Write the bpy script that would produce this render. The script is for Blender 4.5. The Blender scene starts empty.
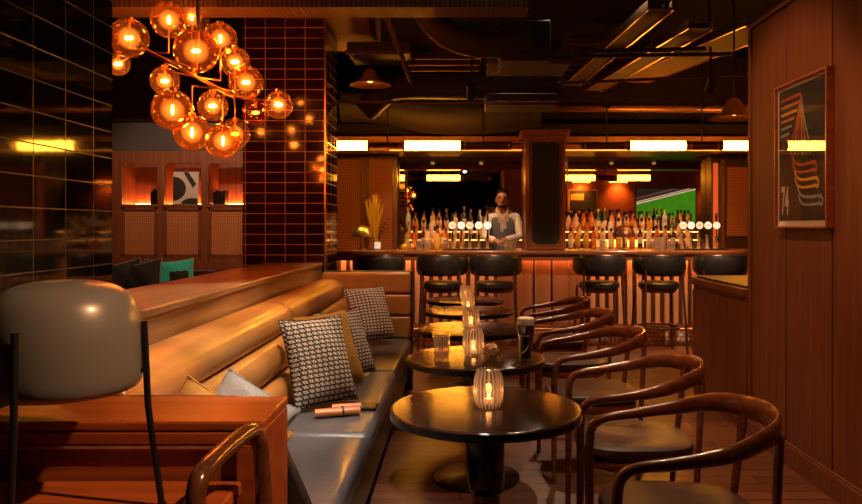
import bpy, bmesh, math, random
from mathutils import Vector, Matrix
random.seed(11)
PI = math.pi
S = bpy.context.scene
COL = S.collection
FONT = None

# ------------------------------------------------------------------ materials
def new_mat(name):
    m = bpy.data.materials.new(name); m.use_nodes = True
    nt = m.node_tree
    return m, nt, nt.nodes['Principled BSDF']
def rgb(c): return (c[0], c[1], c[2], 1)
def plain(name, c, rough=.5, metal=0, spec=.5, coat=0, noise=0, nscale=30, bump=0):
    m, nt, b = new_mat(name)
    b.inputs['Base Color'].default_value = rgb(c)
    b.inputs['Roughness'].default_value = rough
    b.inputs['Metallic'].default_value = metal
    b.inputs['Specular IOR Level'].default_value = spec
    b.inputs['Coat Weight'].default_value = coat
    b.inputs['Coat Roughness'].default_value = .1
    tc = nt.nodes.new('ShaderNodeTexCoord'); n = nt.nodes.new('ShaderNodeTexNoise')
    n.inputs['Scale'].default_value = nscale; n.inputs['Detail'].default_value = 4
    nt.links.new(tc.outputs['Object'], n.inputs['Vector'])
    if noise:
        r = nt.nodes.new('ShaderNodeMix'); r.data_type = 'RGBA'
        r.inputs['A'].default_value = rgb([x*(1-noise) for x in c]); r.inputs['B'].default_value = rgb([min(1, x*(1+noise)) for x in c])
        nt.links.new(n.outputs['Fac'], r.inputs['Factor']); nt.links.new(r.outputs['Result'], b.inputs['Base Color'])
    if bump:
        bp = nt.nodes.new('ShaderNodeBump'); bp.inputs['Strength'].default_value = bump; bp.inputs['Distance'].default_value = .01
        nt.links.new(n.outputs['Fac'], bp.inputs['Height']); nt.links.new(bp.outputs['Normal'], b.inputs['Normal'])
    return m
def wood(name, a, c, grain='z', rough=.4, coat=.2, scale=1.0, spec=.5):
    m, nt, b = new_mat(name)
    tc = nt.nodes.new('ShaderNodeTexCoord'); mp = nt.nodes.new('ShaderNodeMapping')
    s = [28*scale]*3; s['xyz'.index(grain)] = 1.6*scale
    mp.inputs['Scale'].default_value = s
    n = nt.nodes.new('ShaderNodeTexNoise'); n.inputs['Scale'].default_value = 1; n.inputs['Detail'].default_value = 8; n.inputs['Distortion'].default_value = .6
    mx = nt.nodes.new('ShaderNodeValToRGB')
    mx.color_ramp.elements[0].position = .32; mx.color_ramp.elements[0].color = rgb(a)
    mx.color_ramp.elements[1].position = .68; mx.color_ramp.elements[1].color = rgb(c)
    nt.links.new(tc.outputs['Object'], mp.inputs['Vector']); nt.links.new(mp.outputs['Vector'], n.inputs['Vector'])
    nt.links.new(n.outputs['Fac'], mx.inputs['Fac']); nt.links.new(mx.outputs['Color'], b.inputs['Base Color'])
    b.inputs['Roughness'].default_value = rough; b.inputs['Coat Weight'].default_value = coat; b.inputs['Coat Roughness'].default_value = .15
    b.inputs['Specular IOR Level'].default_value = spec
    bp = nt.nodes.new('ShaderNodeBump'); bp.inputs['Strength'].default_value = .08; bp.inputs['Distance'].default_value = .002
    nt.links.new(n.outputs['Fac'], bp.inputs['Height']); nt.links.new(bp.outputs['Normal'], b.inputs['Normal'])
    return m
def emis(name, c, s, base=(.8,.8,.8)):
    m, nt, b = new_mat(name)
    b.inputs['Base Color'].default_value = rgb(base)
    b.inputs['Emission Color'].default_value = rgb(c); b.inputs['Emission Strength'].default_value = s
    return m
def brickmat(name, plane, w, h, tile, mortar, rough=.08, msize=.0035, offset=0.0, bump=.5, var=None, wob=.25, coat=0, mrough=.5, off=(0,0)):
    """tiles or planks; plane = axes that run along (u, v)"""
    m, nt, b = new_mat(name)
    tc = nt.nodes.new('ShaderNodeTexCoord'); sp = nt.nodes.new('ShaderNodeSeparateXYZ'); cb = nt.nodes.new('ShaderNodeCombineXYZ')
    nt.links.new(tc.outputs['Object'], sp.inputs[0])
    for k in (0, 1):
        ad = nt.nodes.new('ShaderNodeMath'); ad.operation = 'ADD'; ad.inputs[1].default_value = off[k]
        nt.links.new(sp.outputs['XYZ'.index(plane[k])], ad.inputs[0]); nt.links.new(ad.outputs[0], cb.inputs[k])
    br = nt.nodes.new('ShaderNodeTexBrick'); br.offset = offset; br.squash = 1; br.offset_frequency = 2
    br.inputs['Scale'].default_value = 1; br.inputs['Brick Width'].default_value = w; br.inputs['Row Height'].default_value = h
    br.inputs['Mortar Size'].default_value = msize; br.inputs['Mortar Smooth'].default_value = .3; br.inputs['Bias'].default_value = 0
    br.inputs['Color1'].default_value = rgb(tile); br.inputs['Color2'].default_value = rgb(var or tile); br.inputs['Mortar'].default_value = rgb(mortar)
    nt.links.new(cb.outputs[0], br.inputs['Vector'])
    nt.links.new(br.outputs['Color'], b.inputs['Base Color'])
    rr = nt.nodes.new('ShaderNodeMapRange'); rr.inputs['To Min'].default_value = rough; rr.inputs['To Max'].default_value = mrough
    nt.links.new(br.outputs['Fac'], rr.inputs['Value']); nt.links.new(rr.outputs[0], b.inputs['Roughness'])
    n = nt.nodes.new('ShaderNodeTexNoise'); n.inputs['Scale'].default_value = 9; n.inputs['Detail'].default_value = 2
    nt.links.new(tc.outputs['Object'], n.inputs['Vector'])
    iv = nt.nodes.new('ShaderNodeMath'); iv.operation = 'MULTIPLY_ADD'; iv.inputs[1].default_value = -1; iv.inputs[2].default_value = 1
    nt.links.new(br.outputs['Fac'], iv.inputs[0])
    ad = nt.nodes.new('ShaderNodeMath'); ad.operation = 'MULTIPLY_ADD'; ad.inputs[1].default_value = wob
    nt.links.new(n.outputs['Fac'], ad.inputs[0]); nt.links.new(iv.outputs[0], ad.inputs[2])
    bp = nt.nodes.new('ShaderNodeBump'); bp.inputs['Strength'].default_value = bump; bp.inputs['Distance'].default_value = .003
    nt.links.new(ad.outputs[0], bp.inputs['Height']); nt.links.new(bp.outputs['Normal'], b.inputs['Normal'])
    b.inputs['Coat Weight'].default_value = coat
    return m, nt, b, br, tc
def glassy(name, tint, gloss=.25, rough=.03, base=.0):
    """thin-walled glass: tinted see-through with a fresnel shine"""
    m = bpy.data.materials.new(name); m.use_nodes = True; nt = m.node_tree
    for n in list(nt.nodes): nt.nodes.remove(n)
    out = nt.nodes.new('ShaderNodeOutputMaterial'); tr = nt.nodes.new('ShaderNodeBsdfTransparent'); gl = nt.nodes.new('ShaderNodeBsdfGlossy')
    tr.inputs['Color'].default_value = rgb(tint); gl.inputs['Roughness'].default_value = rough
    lw = nt.nodes.new('ShaderNodeLayerWeight'); lw.inputs['Blend'].default_value = .5
    pw = nt.nodes.new('ShaderNodeMath'); pw.operation = 'POWER'; pw.inputs[1].default_value = 3.2; nt.links.new(lw.outputs['Facing'], pw.inputs[0])
    mr = nt.nodes.new('ShaderNodeMath'); mr.operation = 'MULTIPLY_ADD'; mr.inputs[1].default_value = gloss; mr.inputs[2].default_value = base; mr.use_clamp = True
    mx = nt.nodes.new('ShaderNodeMixShader')
    nt.links.new(pw.outputs[0], mr.inputs[0]); nt.links.new(mr.outputs[0], mx.inputs[0])
    nt.links.new(tr.outputs[0], mx.inputs[1]); nt.links.new(gl.outputs[0], mx.inputs[2]); nt.links.new(mx.outputs[0], out.inputs[0])
    return m

M = {}
M['wallwood'] = wood('wall_wood', (.095,.025,.010), (.155,.043,.017), 'z', .55, 0, spec=.3)
M['frontwood'] = wood('cabinet_wood', (.20,.042,.010), (.36,.085,.020), 'x', .32, .3)
M['deskwood'] = wood('desk_wood', (.24,.05,.011), (.42,.105,.024), 'x', .35, .3)
M['ledgewood'] = wood('ledge_wood', (.26,.115,.045), (.42,.20,.085), 'y', .3, .3)
M['barwood'] = wood('bar_wood', (.16,.048,.016), (.25,.08,.026), 'z', .35, .3)
M['barslat'] = wood('bar_slat_wood', (.42,.17,.07), (.60,.27,.11), 'z', .4, .2)
M['bardark'] = wood('bar_dark_wood', (.05,.016,.006), (.09,.028,.01), 'z', .4, .2)
M['bartop'] = wood('bar_top_wood', (.17,.06,.02), (.28,.10,.034), 'x', .25, .4)
M['chairwood'] = wood('chair_wood', (.13,.034,.011), (.24,.068,.021), 'x', .26, .5)
M['chairdark'] = wood('dark_chair_wood', (.05,.016,.007), (.11,.035,.013), 'y', .2, .6)
M['tablewood'] = wood('table_wood', (.028,.012,.006), (.05,.021,.010), 'x', .20, .0, spec=.95)
_b = M['tablewood'].node_tree.nodes['Principled BSDF']
def aniso(m, r, a):
    nt = m.node_tree; b = nt.nodes['Principled BSDF']; c = nt.nodes.new('ShaderNodeCombineXYZ'); c.inputs[1].default_value = 1
    for l in list(b.inputs['Roughness'].links): nt.links.remove(l)
    b.inputs['Roughness'].default_value = r; b.inputs['Anisotropic'].default_value = a; nt.links.new(c.outputs[0], b.inputs['Tangent'])
for _l in list(_b.inputs['Normal'].links): M['tablewood'].node_tree.links.remove(_l)
_nt = M['tablewood'].node_tree; _o = [n for n in _nt.nodes if n.type == 'OUTPUT_MATERIAL'][0]
_col = _b.inputs['Base Color'].links[0].from_socket
_df = _nt.nodes.new('ShaderNodeBsdfDiffuse'); _nt.links.new(_col, _df.inputs[0])
_gl = _nt.nodes.new('ShaderNodeBsdfAnisotropic'); _gl.distribution = 'BECKMANN'; _gl.inputs['Roughness'].default_value = .25; _gl.inputs['Anisotropy'].default_value = .62
_gl.inputs['Color'].default_value = (1,.96,.90,1)
_cb = _nt.nodes.new('ShaderNodeCombineXYZ'); _cb.inputs[0].default_value = 1; _nt.links.new(_cb.outputs[0], _gl.inputs['Tangent'])
_fr = _nt.nodes.new('ShaderNodeFresnel'); _fr.inputs[0].default_value = 1.6
_ms = _nt.nodes.new('ShaderNodeMixShader'); _nt.links.new(_fr.outputs[0], _ms.inputs[0]); _nt.links.new(_df.outputs[0], _ms.inputs[1]); _nt.links.new(_gl.outputs[0], _ms.inputs[2]); _nt.links.new(_ms.outputs[0], _o.inputs[0])
M['tableblack'] = plain('table_black', (.008,.007,.006), .25, 0, .5, .4)
M['unitwood'] = wood('unit_wood', (.17,.055,.024), (.27,.095,.042), 'z', .45, .1)
M['tan'] = plain('tan_leather', (.44,.18,.042), .34, 0, .45, .1, .18, 14, .15)
M['seatleather'] = plain('black_seat_leather', (.075,.072,.074), .36, 0, .6, .15, .2, 30, .12)
M['blackleather'] = plain('black_leather', (.012,.010,.009), .42, 0, .5, .2, .2, 40, .1)
M['brownleather'] = plain('brown_chair_leather', (.045,.017,.014), .42, 0, .35, .0, .2, 40, .1)
M['black'] = plain('black_metal', (.010,.010,.010), .35, .2)
M['blackboard'] = plain('black_panel', (.003,.003,.003), .5)
M['darkmetal'] = plain('dark_metal', (.05,.040,.032), .40, .8, noise=.3, nscale=12)
M['duct'] = plain('duct_metal', (.028,.018,.013), .65, .1, .3, noise=.35, nscale=5)
M['ceil'] = plain('ceiling_paint', (.005,.003,.0025), .95, 0, .08, noise=.3, nscale=3)
M['soffit'] = plain('soffit_plaster', (.20,.08,.04), .75, noise=.25, nscale=3)
M['tray'] = plain('tray_metal', (.085,.038,.018), .75, 0, .2, noise=.35, nscale=8)
M['brass'] = plain('brass', (.55,.30,.12), .28, 1)
M['brownmetal'] = plain('brown_metal', (.14,.055,.028), .35, .6)
M['chrome'] = plain('chrome', (.92,.84,.76), .33, 1)
M['chrome_dark'] = plain('dark_chrome', (.35,.24,.16), .15, 1)
M['tube'] = emis('tube_light', (1,.35,.024), 34)
M['bulb'] = emis('bulb', (1,.46,.10), 130)
M['bulbdim'] = emis('bulb_dim', (1,.30,.05), 6)
M['led'] = emis('led_orange', (1,.24,.04), 55)
M['ledbar'] = emis('added_led_amber', (1,.30,.05), 6)
M['lampglow'] = emis('downlight_lens', (1,.75,.45), 12)
M['lampdim'] = emis('recessed_lens', (1,.5,.2), .4, (.2,.15,.1))
M['flame'] = emis('candle_flame', (1,.42,.10), 14)
M['wax'] = emis('candle_wax', (1,.42,.12), .35, (.6,.4,.25))  # the flame's glow in the wax is put into its emission
M['amber'] = glassy('amber_glass', (.93,.55,.22), .55, .04, .05)
_nt = M['amber'].node_tree; _o = [n for n in _nt.nodes if n.type == 'OUTPUT_MATERIAL'][0]; _src = _o.inputs[0].links[0].from_socket
_tl = _nt.nodes.new('ShaderNodeBsdfTranslucent'); _tl.inputs[0].default_value = (1,.42,.12,1); _mx = _nt.nodes.new('ShaderNodeMixShader'); _mx.inputs[0].default_value = .022
_nt.links.new(_src, _mx.inputs[1]); _nt.links.new(_tl.outputs[0], _mx.inputs[2]); _nt.links.new(_mx.outputs[0], _o.inputs[0])
M['clear'] = glassy('clear_glass', (.93,.90,.87), .8, .06, .10)
M['wineglass'] = glassy('glass_pane', (.97,.97,.96), .5, .01, .05)
M['mirror'] = plain('mirror', (.46,.37,.24), .015, 1)
M['opal'] = plain('opal_glass', (.14,.135,.135), .32, 0, .5, .3)
M['rattan'], _nt, _b, _br, _tc = brickmat('rattan', 'XZ', .022, .022, (.22,.075,.03), (.62,.27,.11), .7, .006, 0, .8, mrough=.7)
M['rattandark'], *_ = brickmat('rattan_dark', 'XZ', .03, .03, (.20,.06,.02), (.50,.17,.05), .7, .008, 0, .8, mrough=.7)
M['tile_x'], *_ = brickmat('left_wall_tile', 'YZ', .17, .092, (.008,.009,.007), (.055,.045,.038), .045, .0022, 0, .35, off=(.14,.05), mrough=.35, wob=.10)
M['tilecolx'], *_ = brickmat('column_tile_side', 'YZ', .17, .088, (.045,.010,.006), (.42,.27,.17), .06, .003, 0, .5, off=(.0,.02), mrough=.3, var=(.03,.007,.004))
M['tilecoly'], *_ = brickmat('column_tile_front', 'XZ', .17, .088, (.05,.011,.006), (.75,.42,.28), .08, .003, 0, .5, off=(.13,.02), mrough=.3, var=(.03,.007,.004))  # joint colour raised to carry the highlights along the grout
M['floor'], *_ = brickmat('floor_planks', 'XY', 1.6, .11, (.095,.030,.011), (.008,.003,.0015), .30, .005, .37, .4, var=(.15,.05,.018), wob=.35, coat=.2)
aniso(M['floor'], .36, .8)
M['mosaic'], *_ = brickmat('mosaic', 'XZ', .055, .05, (.85,.65,.48), (.25,.10,.05), .3, .006, .5, .4, var=(.45,.24,.14))
M['ribbed'], *_ = brickmat('ribbed_soffit', 'XZ', .03, .6, (.11,.06,.035), (.03,.014,.008), .7, .006, 0, .8, var=(.09,.05,.03))
M['darkwall'] = plain('dark_wall', (.016,.008,.005), .85, 0, .15, noise=.35, nscale=2.5)
M['greywall'] = plain('grey_wall', (.10,.085,.085), .7, noise=.2, nscale=2)
M['redwall'] = plain('red_brown_wall', (.22,.06,.02), .7, noise=.3, nscale=2)
M['mustard'] = plain('mustard_velvet', (.42,.20,.025), .8, noise=.25, nscale=60, bump=.3)
M['greycloth'] = plain('grey_linen', (.42,.38,.33), .9, noise=.35, nscale=160, bump=.4)
M['blackcloth'] = plain('black_cloth', (.015,.014,.013), .9, noise=.3, nscale=60)
M['whitecloth'] = plain('white_cloth', (.5,.5,.5), .9, noise=.2, nscale=60)
M['paper'] = plain('print_paper', (.62,.56,.50), .6)
M['charcoal'] = plain('poster_charcoal', (.020,.020,.022), .6)
M['p_red'] = plain('poster_rust', (.42,.075,.020), .6)
M['p_orange'] = plain('poster_orange', (.60,.20,.030), .6)
M['p_yellow'] = plain('poster_yellow', (.62,.34,.04), .6)
M['p_pink'] = plain('poster_salmon', (.52,.18,.10), .6)
M['p_blue'] = plain('poster_blue', (.22,.33,.38), .6)
M['cream'] = plain('cream', (.78,.62,.45), .6)
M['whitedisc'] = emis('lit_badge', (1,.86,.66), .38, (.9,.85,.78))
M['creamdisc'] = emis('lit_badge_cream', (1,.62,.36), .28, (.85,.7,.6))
M['stout'] = plain('stout', (.004,.002,.002), .12, 0, .5, .6)
M['foam'] = plain('stout_foam', (.80,.62,.44), .7, noise=.08, nscale=90)
M['whiskey'] = emis('whiskey', (1,.30,.05), .10, (.50,.15,.02))  # slight glow put into the liquid's own colour
M['popcorn'] = plain('popcorn', (.80,.42,.17), .8, noise=.4, nscale=60, bump=.5)
M['skin'] = plain('skin', (.36,.145,.075), .45, noise=.1, nscale=40)
M['hair'] = plain('hair', (.014,.009,.007), 1.0, 0, 0, noise=.4, nscale=200, bump=.6)
M['beard'] = plain('beard', (.06,.024,.014), 1.0, 0, .1)
M['shirt'] = plain('white_shirt', (.62,.56,.52), .8, noise=.15, nscale=140)
M['vest'] = plain('grey_waistcoat', (.105,.115,.135), .85, noise=.3, nscale=160)
M['trouser'] = plain('dark_trousers', (.02,.02,.022), .9)
M['grass'] = plain('dried_grass', (.62,.50,.05), .8, noise=.3, nscale=20)
M['teal'] = plain('teal_fabric', (.03,.50,.50), .9, noise=.15, nscale=60)
M['lime'] = plain('lime_fabric', (.12,.30,.01), .9)
M['copperleather'] = plain('copper_leather', (.58,.16,.04), .35, noise=.2, nscale=60, bump=.2)
M['lemon'] = plain('lemon_peel', (.80,.48,.03), .5)
for k, c, e in (('amber', (.55,.20,.04), .22), ('dark', (.03,.018,.012), 0), ('clear', (.60,.50,.42), .10), ('gold', (.62,.32,.06), .3), ('red', (.50,.09,.02), .25), ('green', (.05,.09,.03), 0), ('pale', (.72,.42,.20), .25)):
    m, nt, b = new_mat('liquid_'+k)
    b.inputs['Base Color'].default_value = rgb(c); b.inputs['Roughness'].default_value = .12
    b.inputs['Coat Weight'].default_value = .5
    b.inputs['Transmission Weight'].default_value = 0
    M['liq_'+k] = m

def glow_shell(name, c, s):  # see-through emission, strongest at the centre: a painted halo
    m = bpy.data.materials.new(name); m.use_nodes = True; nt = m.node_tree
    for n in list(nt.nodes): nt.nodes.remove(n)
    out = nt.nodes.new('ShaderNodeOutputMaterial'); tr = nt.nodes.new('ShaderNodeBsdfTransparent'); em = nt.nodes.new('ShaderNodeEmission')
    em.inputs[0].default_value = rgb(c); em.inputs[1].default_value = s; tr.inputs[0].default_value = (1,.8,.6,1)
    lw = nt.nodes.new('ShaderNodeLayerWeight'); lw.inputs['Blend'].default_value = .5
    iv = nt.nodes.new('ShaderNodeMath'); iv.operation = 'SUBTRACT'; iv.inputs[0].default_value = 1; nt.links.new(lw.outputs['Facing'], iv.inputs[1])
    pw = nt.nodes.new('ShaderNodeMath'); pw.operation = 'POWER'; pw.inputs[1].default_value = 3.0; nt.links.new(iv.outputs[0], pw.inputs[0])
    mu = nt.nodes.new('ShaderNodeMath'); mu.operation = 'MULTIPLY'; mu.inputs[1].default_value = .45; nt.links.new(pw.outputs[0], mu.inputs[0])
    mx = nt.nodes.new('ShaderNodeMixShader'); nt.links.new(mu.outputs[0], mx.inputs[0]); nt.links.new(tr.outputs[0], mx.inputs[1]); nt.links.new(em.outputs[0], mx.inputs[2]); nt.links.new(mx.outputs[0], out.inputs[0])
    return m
M['haloshell'] = glow_shell('halo_shell', (1,.42,.10), 1.5)
def add_scatter(m, c, f):
    nt = m.node_tree; o = [n for n in nt.nodes if n.type == 'OUTPUT_MATERIAL'][0]; src = o.inputs[0].links[0].from_socket
    tl = nt.nodes.new('ShaderNodeBsdfTranslucent'); tl.inputs[0].default_value = rgb(c); df = nt.nodes.new('ShaderNodeBsdfDiffuse'); df.inputs[0].default_value = rgb(c)
    m1 = nt.nodes.new('ShaderNodeMixShader'); mx = nt.nodes.new('ShaderNodeMixShader'); mx.inputs[0].default_value = f
    nt.links.new(tl.outputs[0], m1.inputs[1]); nt.links.new(df.outputs[0], m1.inputs[2])
    nt.links.new(src, mx.inputs[1]); nt.links.new(m1.outputs[0], mx.inputs[2]); nt.links.new(mx.outputs[0], o.inputs[0])
M['ribglass'] = glassy('ribbed_glass', (.93,.88,.84), .9, .08, .14); add_scatter(M['ribglass'], (.9,.80,.70), .045)
def rib_streaks(m, n, lo, hi):  # glints on the ribs put in as pale scatter streaks
    nt = m.node_tree; o = [q for q in nt.nodes if q.type == 'OUTPUT_MATERIAL'][0]; mx = o.inputs[0].links[0].from_node
    tc = nt.nodes.new('ShaderNodeTexCoord'); sp = nt.nodes.new('ShaderNodeSeparateXYZ'); nt.links.new(tc.outputs['Object'], sp.inputs[0])
    def f(op, a, b_=None):
        q = nt.nodes.new('ShaderNodeMath'); q.operation = op
        for i, v in enumerate((a, b_)):
            if v is None: continue
            if isinstance(v, (int, float)): q.inputs[i].default_value = v
            else: nt.links.new(v, q.inputs[i])
        return q.outputs[0]
    a = f('ARCTAN2', sp.outputs['Y'], sp.outputs['X'])
    v = f('POWER', f('ABSOLUTE', f('COSINE', f('MULTIPLY', a, n/2))), 5)
    nt.links.new(f('ADD', f('MULTIPLY', v, hi-lo), lo), mx.inputs[0])
rib_streaks(M['ribglass'], 20, .02, .30)
# woven block pattern for cushions
def pattern_mat(name, sc=1.0):
    m, nt, b = new_mat(name)
    tc = nt.nodes.new('ShaderNodeTexCoord'); mp = nt.nodes.new('ShaderNodeMapping')
    mp.inputs['Scale'].default_value = (1, 1, 1)
    nt.links.new(tc.outputs['Object'], mp.inputs['Vector'])
    br = nt.nodes.new('ShaderNodeTexBrick'); br.offset = .5
    br.inputs['Scale'].default_value = 1; br.inputs['Brick Width'].default_value = .030*sc; br.inputs['Row Height'].default_value = .0235*sc
    br.inputs['Mortar Size'].default_value = .0040*sc; br.inputs['Mortar Smooth'].default_value = .1
    br.inputs['Color1'].default_value = rgb((.72,.62,.52)); br.inputs['Color2'].default_value = rgb((.62,.52,.43)); br.inputs['Mortar'].default_value = rgb((.045,.024,.018))
    sk = nt.nodes.new('ShaderNodeSeparateXYZ'); cb = nt.nodes.new('ShaderNodeCombineXYZ'); ad = nt.nodes.new('ShaderNodeMath'); ad.operation = 'MULTIPLY_ADD'; ad.inputs[1].default_value = .6
    nt.links.new(mp.outputs[0], sk.inputs[0]); nt.links.new(sk.outputs['Y'], ad.inputs[0]); nt.links.new(sk.outputs['X'], ad.inputs[2])
    nt.links.new(ad.outputs[0], cb.inputs[0]); nt.links.new(sk.outputs['Y'], cb.inputs[1]); nt.links.new(cb.outputs[0], br.inputs['Vector'])
    # dark diagonal notch inside every block
    wv = nt.nodes.new('ShaderNodeTexChecker'); wv.inputs['Scale'].default_value = 1/(.0075*sc)
    wv.inputs['Color1'].default_value = rgb((1,1,1)); wv.inputs['Color2'].default_value = rgb((.55,.45,.38))
    nt.links.new(cb.outputs[0], wv.inputs['Vector'])
    mx = nt.nodes.new('ShaderNodeMix'); mx.data_type = 'RGBA'; mx.blend_type = 'MULTIPLY'; mx.inputs['Factor'].default_value = 1
    nt.links.new(br.outputs['Color'], mx.inputs['A']); nt.links.new(wv.outputs['Color'], mx.inputs['B'])
    nt.links.new(mx.outputs['Result'], b.inputs['Base Color'])
    b.inputs['Roughness'].default_value = .85
    return m
M['pattern'] = pattern_mat('woven_pattern', 1.0)
M['patternbig'] = pattern_mat('woven_pattern_small', .9)

# ------------------------------------------------------------------ mesh helpers
def T(bm, verts, mat):
    for v in verts: v.co = mat @ v.co
def box(bm, x0, x1, y0, y1, z0, z1):
    vs = [bm.verts.new((x, y, z)) for x in (x0, x1) for y in (y0, y1) for z in (z0, z1)]
    for f in ((0,1,3,2),(4,6,7,5),(0,4,5,1),(2,3,7,6),(0,2,6,4),(1,5,7,3)):
        bm.faces.new([vs[i] for i in f])
    return vs
def spline(pts, n=6, closed=False):
    P = [Vector(p) for p in pts]; out = []
    N = len(P); rng = range(N if closed else N-1)
    for i in rng:
        p0 = P[(i-1) % N] if closed or i > 0 else P[0]*2-P[1]
        p1 = P[i]; p2 = P[(i+1) % N]
        p3 = P[(i+2) % N] if closed or i+2 < N else P[-1]*2-P[-2]
        for k in range(n):
            t = k/n
            out.append(.5*((2*p1)+(-p0+p2)*t+(2*p0-5*p1+4*p2-p3)*t*t+(-p0+3*p1-3*p2+p3)*t**3))
    if not closed: out.append(P[-1])
    return out
def sweep(bm, pts, rad, seg=10, closed=False, cap=True, up=None):
    """rad: float, or function t->(a,b) semi-axes (a along side, b along 'up')"""
    P = [Vector(p) for p in pts]; N = len(P); rings = []
    prev = None
    for i, p in enumerate(P):
        t = (P[(i+1) % N]-P[i-1]) if (closed or 0 < i < N-1) else (P[1]-P[0] if i == 0 else P[-1]-P[-2])
        t.normalize()
        if up is not None:
            u = Vector(up); s = t.cross(u)
            if s.length < .25 and prev is not None: s = prev - t*prev.dot(t)
            elif s.length < 1e-3: s = Vector((1,0,0))
        else:
            if prev is None:
                s = t.cross(Vector((0,0,1)));
                if s.length < 1e-3: s = Vector((1,0,0))
            else: s = prev - t*prev.dot(t)
        s.normalize()
        if prev is not None and s.dot(prev) < 0: s = -s
        prev = s; n = s.cross(t).normalized()
        r = rad(i/(N-1)) if callable(rad) else rad
        if not isinstance(r, (tuple, list)): r = (r, r)
        rings.append([bm.verts.new(p+s*r[0]*math.cos(2*PI*k/seg)+n*r[1]*math.sin(2*PI*k/seg)) for k in range(seg)])
    M_ = N if closed else N-1
    for i in range(M_):
        a, b = rings[i], rings[(i+1) % N]
        for k in range(seg):
            bm.faces.new((a[k], a[(k+1) % seg], b[(k+1) % seg], b[k]))
    if cap and not closed:
        bm.faces.new(rings[0][::-1]); bm.faces.new(rings[-1])
    return rings
def rod(bm, a, b, r, seg=10, r2=None):
    r2 = r if r2 is None else r2
    return sweep(bm, [a, b], lambda t: (r+(r2-r)*t,)*2, seg)
def lathe(bm, prof, c=(0,0,0), seg=28, rib=0, nrib=0, cap=True):
    rings = []
    for (r, z) in prof:
        ring = []
        for k in range(seg):
            a = 2*PI*k/seg
            rr = r*(1+rib*math.cos(nrib*a)) if rib else r
            ring.append(bm.verts.new((c[0]+rr*math.cos(a), c[1]+rr*math.sin(a), c[2]+z)))
        rings.append(ring)
    for a, b in zip(rings, rings[1:]):
        for k in range(seg): bm.faces.new((a[k], a[(k+1) % seg], b[(k+1) % seg], b[k]))
    if cap:
        if prof[0][0] > 1e-4: bm.faces.new(rings[0][::-1])
        if prof[-1][0] > 1e-4: bm.faces.new(rings[-1])
    return rings
def ball(bm, c, r, u=16, v=10):
    if not isinstance(r, (tuple, list)): r = (r, r, r)
    g = bmesh.ops.create_uvsphere(bm, u_segments=u, v_segments=v, radius=1)
    for x in g['verts']: x.co = Vector((c[0]+x.co.x*r[0], c[1]+x.co.y*r[1], c[2]+x.co.z*r[2]))
    return g['verts']
def prism(bm, poly, axis, a, b):
    """extrude a 2-D polygon along axis from a to b; poly in the two other axes, in xyz order"""
    def mk(p, h):
        v = list(p); v.insert('xyz'.index(axis), h); return bm.verts.new(v)
    A = [mk(p, a) for p in poly]; B = [mk(p, b) for p in poly]
    n = len(poly)
    for i in range(n): bm.faces.new((A[i], A[(i+1) % n], B[(i+1) % n], B[i]))
    bm.faces.new(A[::-1]); bm.faces.new(B)
def rrect(x0, x1, z0, z1, r, n=6):
    out = []
    for cx, cz, a0 in ((x1-r, z1-r, 0), (x0+r, z1-r, PI/2), (x0+r, z0+r, PI), (x1-r, z0+r, 3*PI/2)):
        for k in range(n+1):
            a = a0+PI/2*k/n; out.append((cx+r*math.cos(a), cz+r*math.sin(a)))
    return out
def obj(name, bm, mat, parent=None, smooth=True, bevel=0, label=None, kind=None, sub=0, loc=None):
    bmesh.ops.remove_doubles(bm, verts=bm.verts, dist=1e-6)
    bmesh.ops.recalc_face_normals(bm, faces=bm.faces)
    me = bpy.data.meshes.new(name); bm.to_mesh(me); bm.free()
    mats = mat if isinstance(mat, (list, tuple)) else [mat]
    for m in mats: me.materials.append(m)
    o = bpy.data.objects.new(name, me); COL.objects.link(o)
    if smooth:
        for p in me.polygons: p.use_smooth = True
        try: me.set_sharp_from_angle(angle=math.radians(38))
        except Exception: pass
    if bevel:
        md = o.modifiers.new('bevel', 'BEVEL'); md.width = bevel; md.segments = 3; md.limit_method = 'ANGLE'; md.angle_limit = math.radians(40)
    if sub:
        md = o.modifiers.new('sub', 'SUBSURF'); md.levels = sub; md.render_levels = sub
    if parent: o.parent = parent
    if label: o['label'] = label
    if kind: o['kind'] = kind
    if loc: o.location = loc
    return o
def B(): return bmesh.new()
def bx(name, dims, mat, parent=None, bevel=.004, **k):
    b = B(); box(b, *dims); return obj(name, b, mat, parent, smooth=bool(bevel), bevel=bevel, **k)
def tag(o, label, cat, group=None):
    o['label'] = label; o['category'] = cat
    if group: o['group'] = group
    return o
def thing(name, label, cat, loc=(0,0,0), rz=0, group=None, s=1):
    o = bpy.data.objects.new(name, None); COL.objects.link(o); o.empty_display_size = .1
    o.location = loc; o.rotation_euler = (0,0,rz); o.scale = (s,s,s)
    return tag(o, label, cat, group)
def copy_tree(o, parent=None):
    c = o.copy(); COL.objects.link(c); c.parent = parent
    for ch in list(o.children): copy_tree(ch, c)
    return c
def dup(o, label, loc, rz=None, group=None, s=None):
    c = copy_tree(o); c['label'] = label; c.location = loc
    if rz is not None: c.rotation_euler = (0,0,rz)
    if group: c['group'] = group
    if s: c.scale = (s,s,s) if not isinstance(s, tuple) else s
    return c
def struct(name, bm, mat, bevel=0, smooth=False):
    return obj(name, bm, mat, None, smooth=smooth, bevel=bevel, kind='structure')
def sbox(name, dims, mat, bevel=0):
    b = B(); box(b, *dims); return struct(name, b, mat, bevel, bool(bevel))
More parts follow.
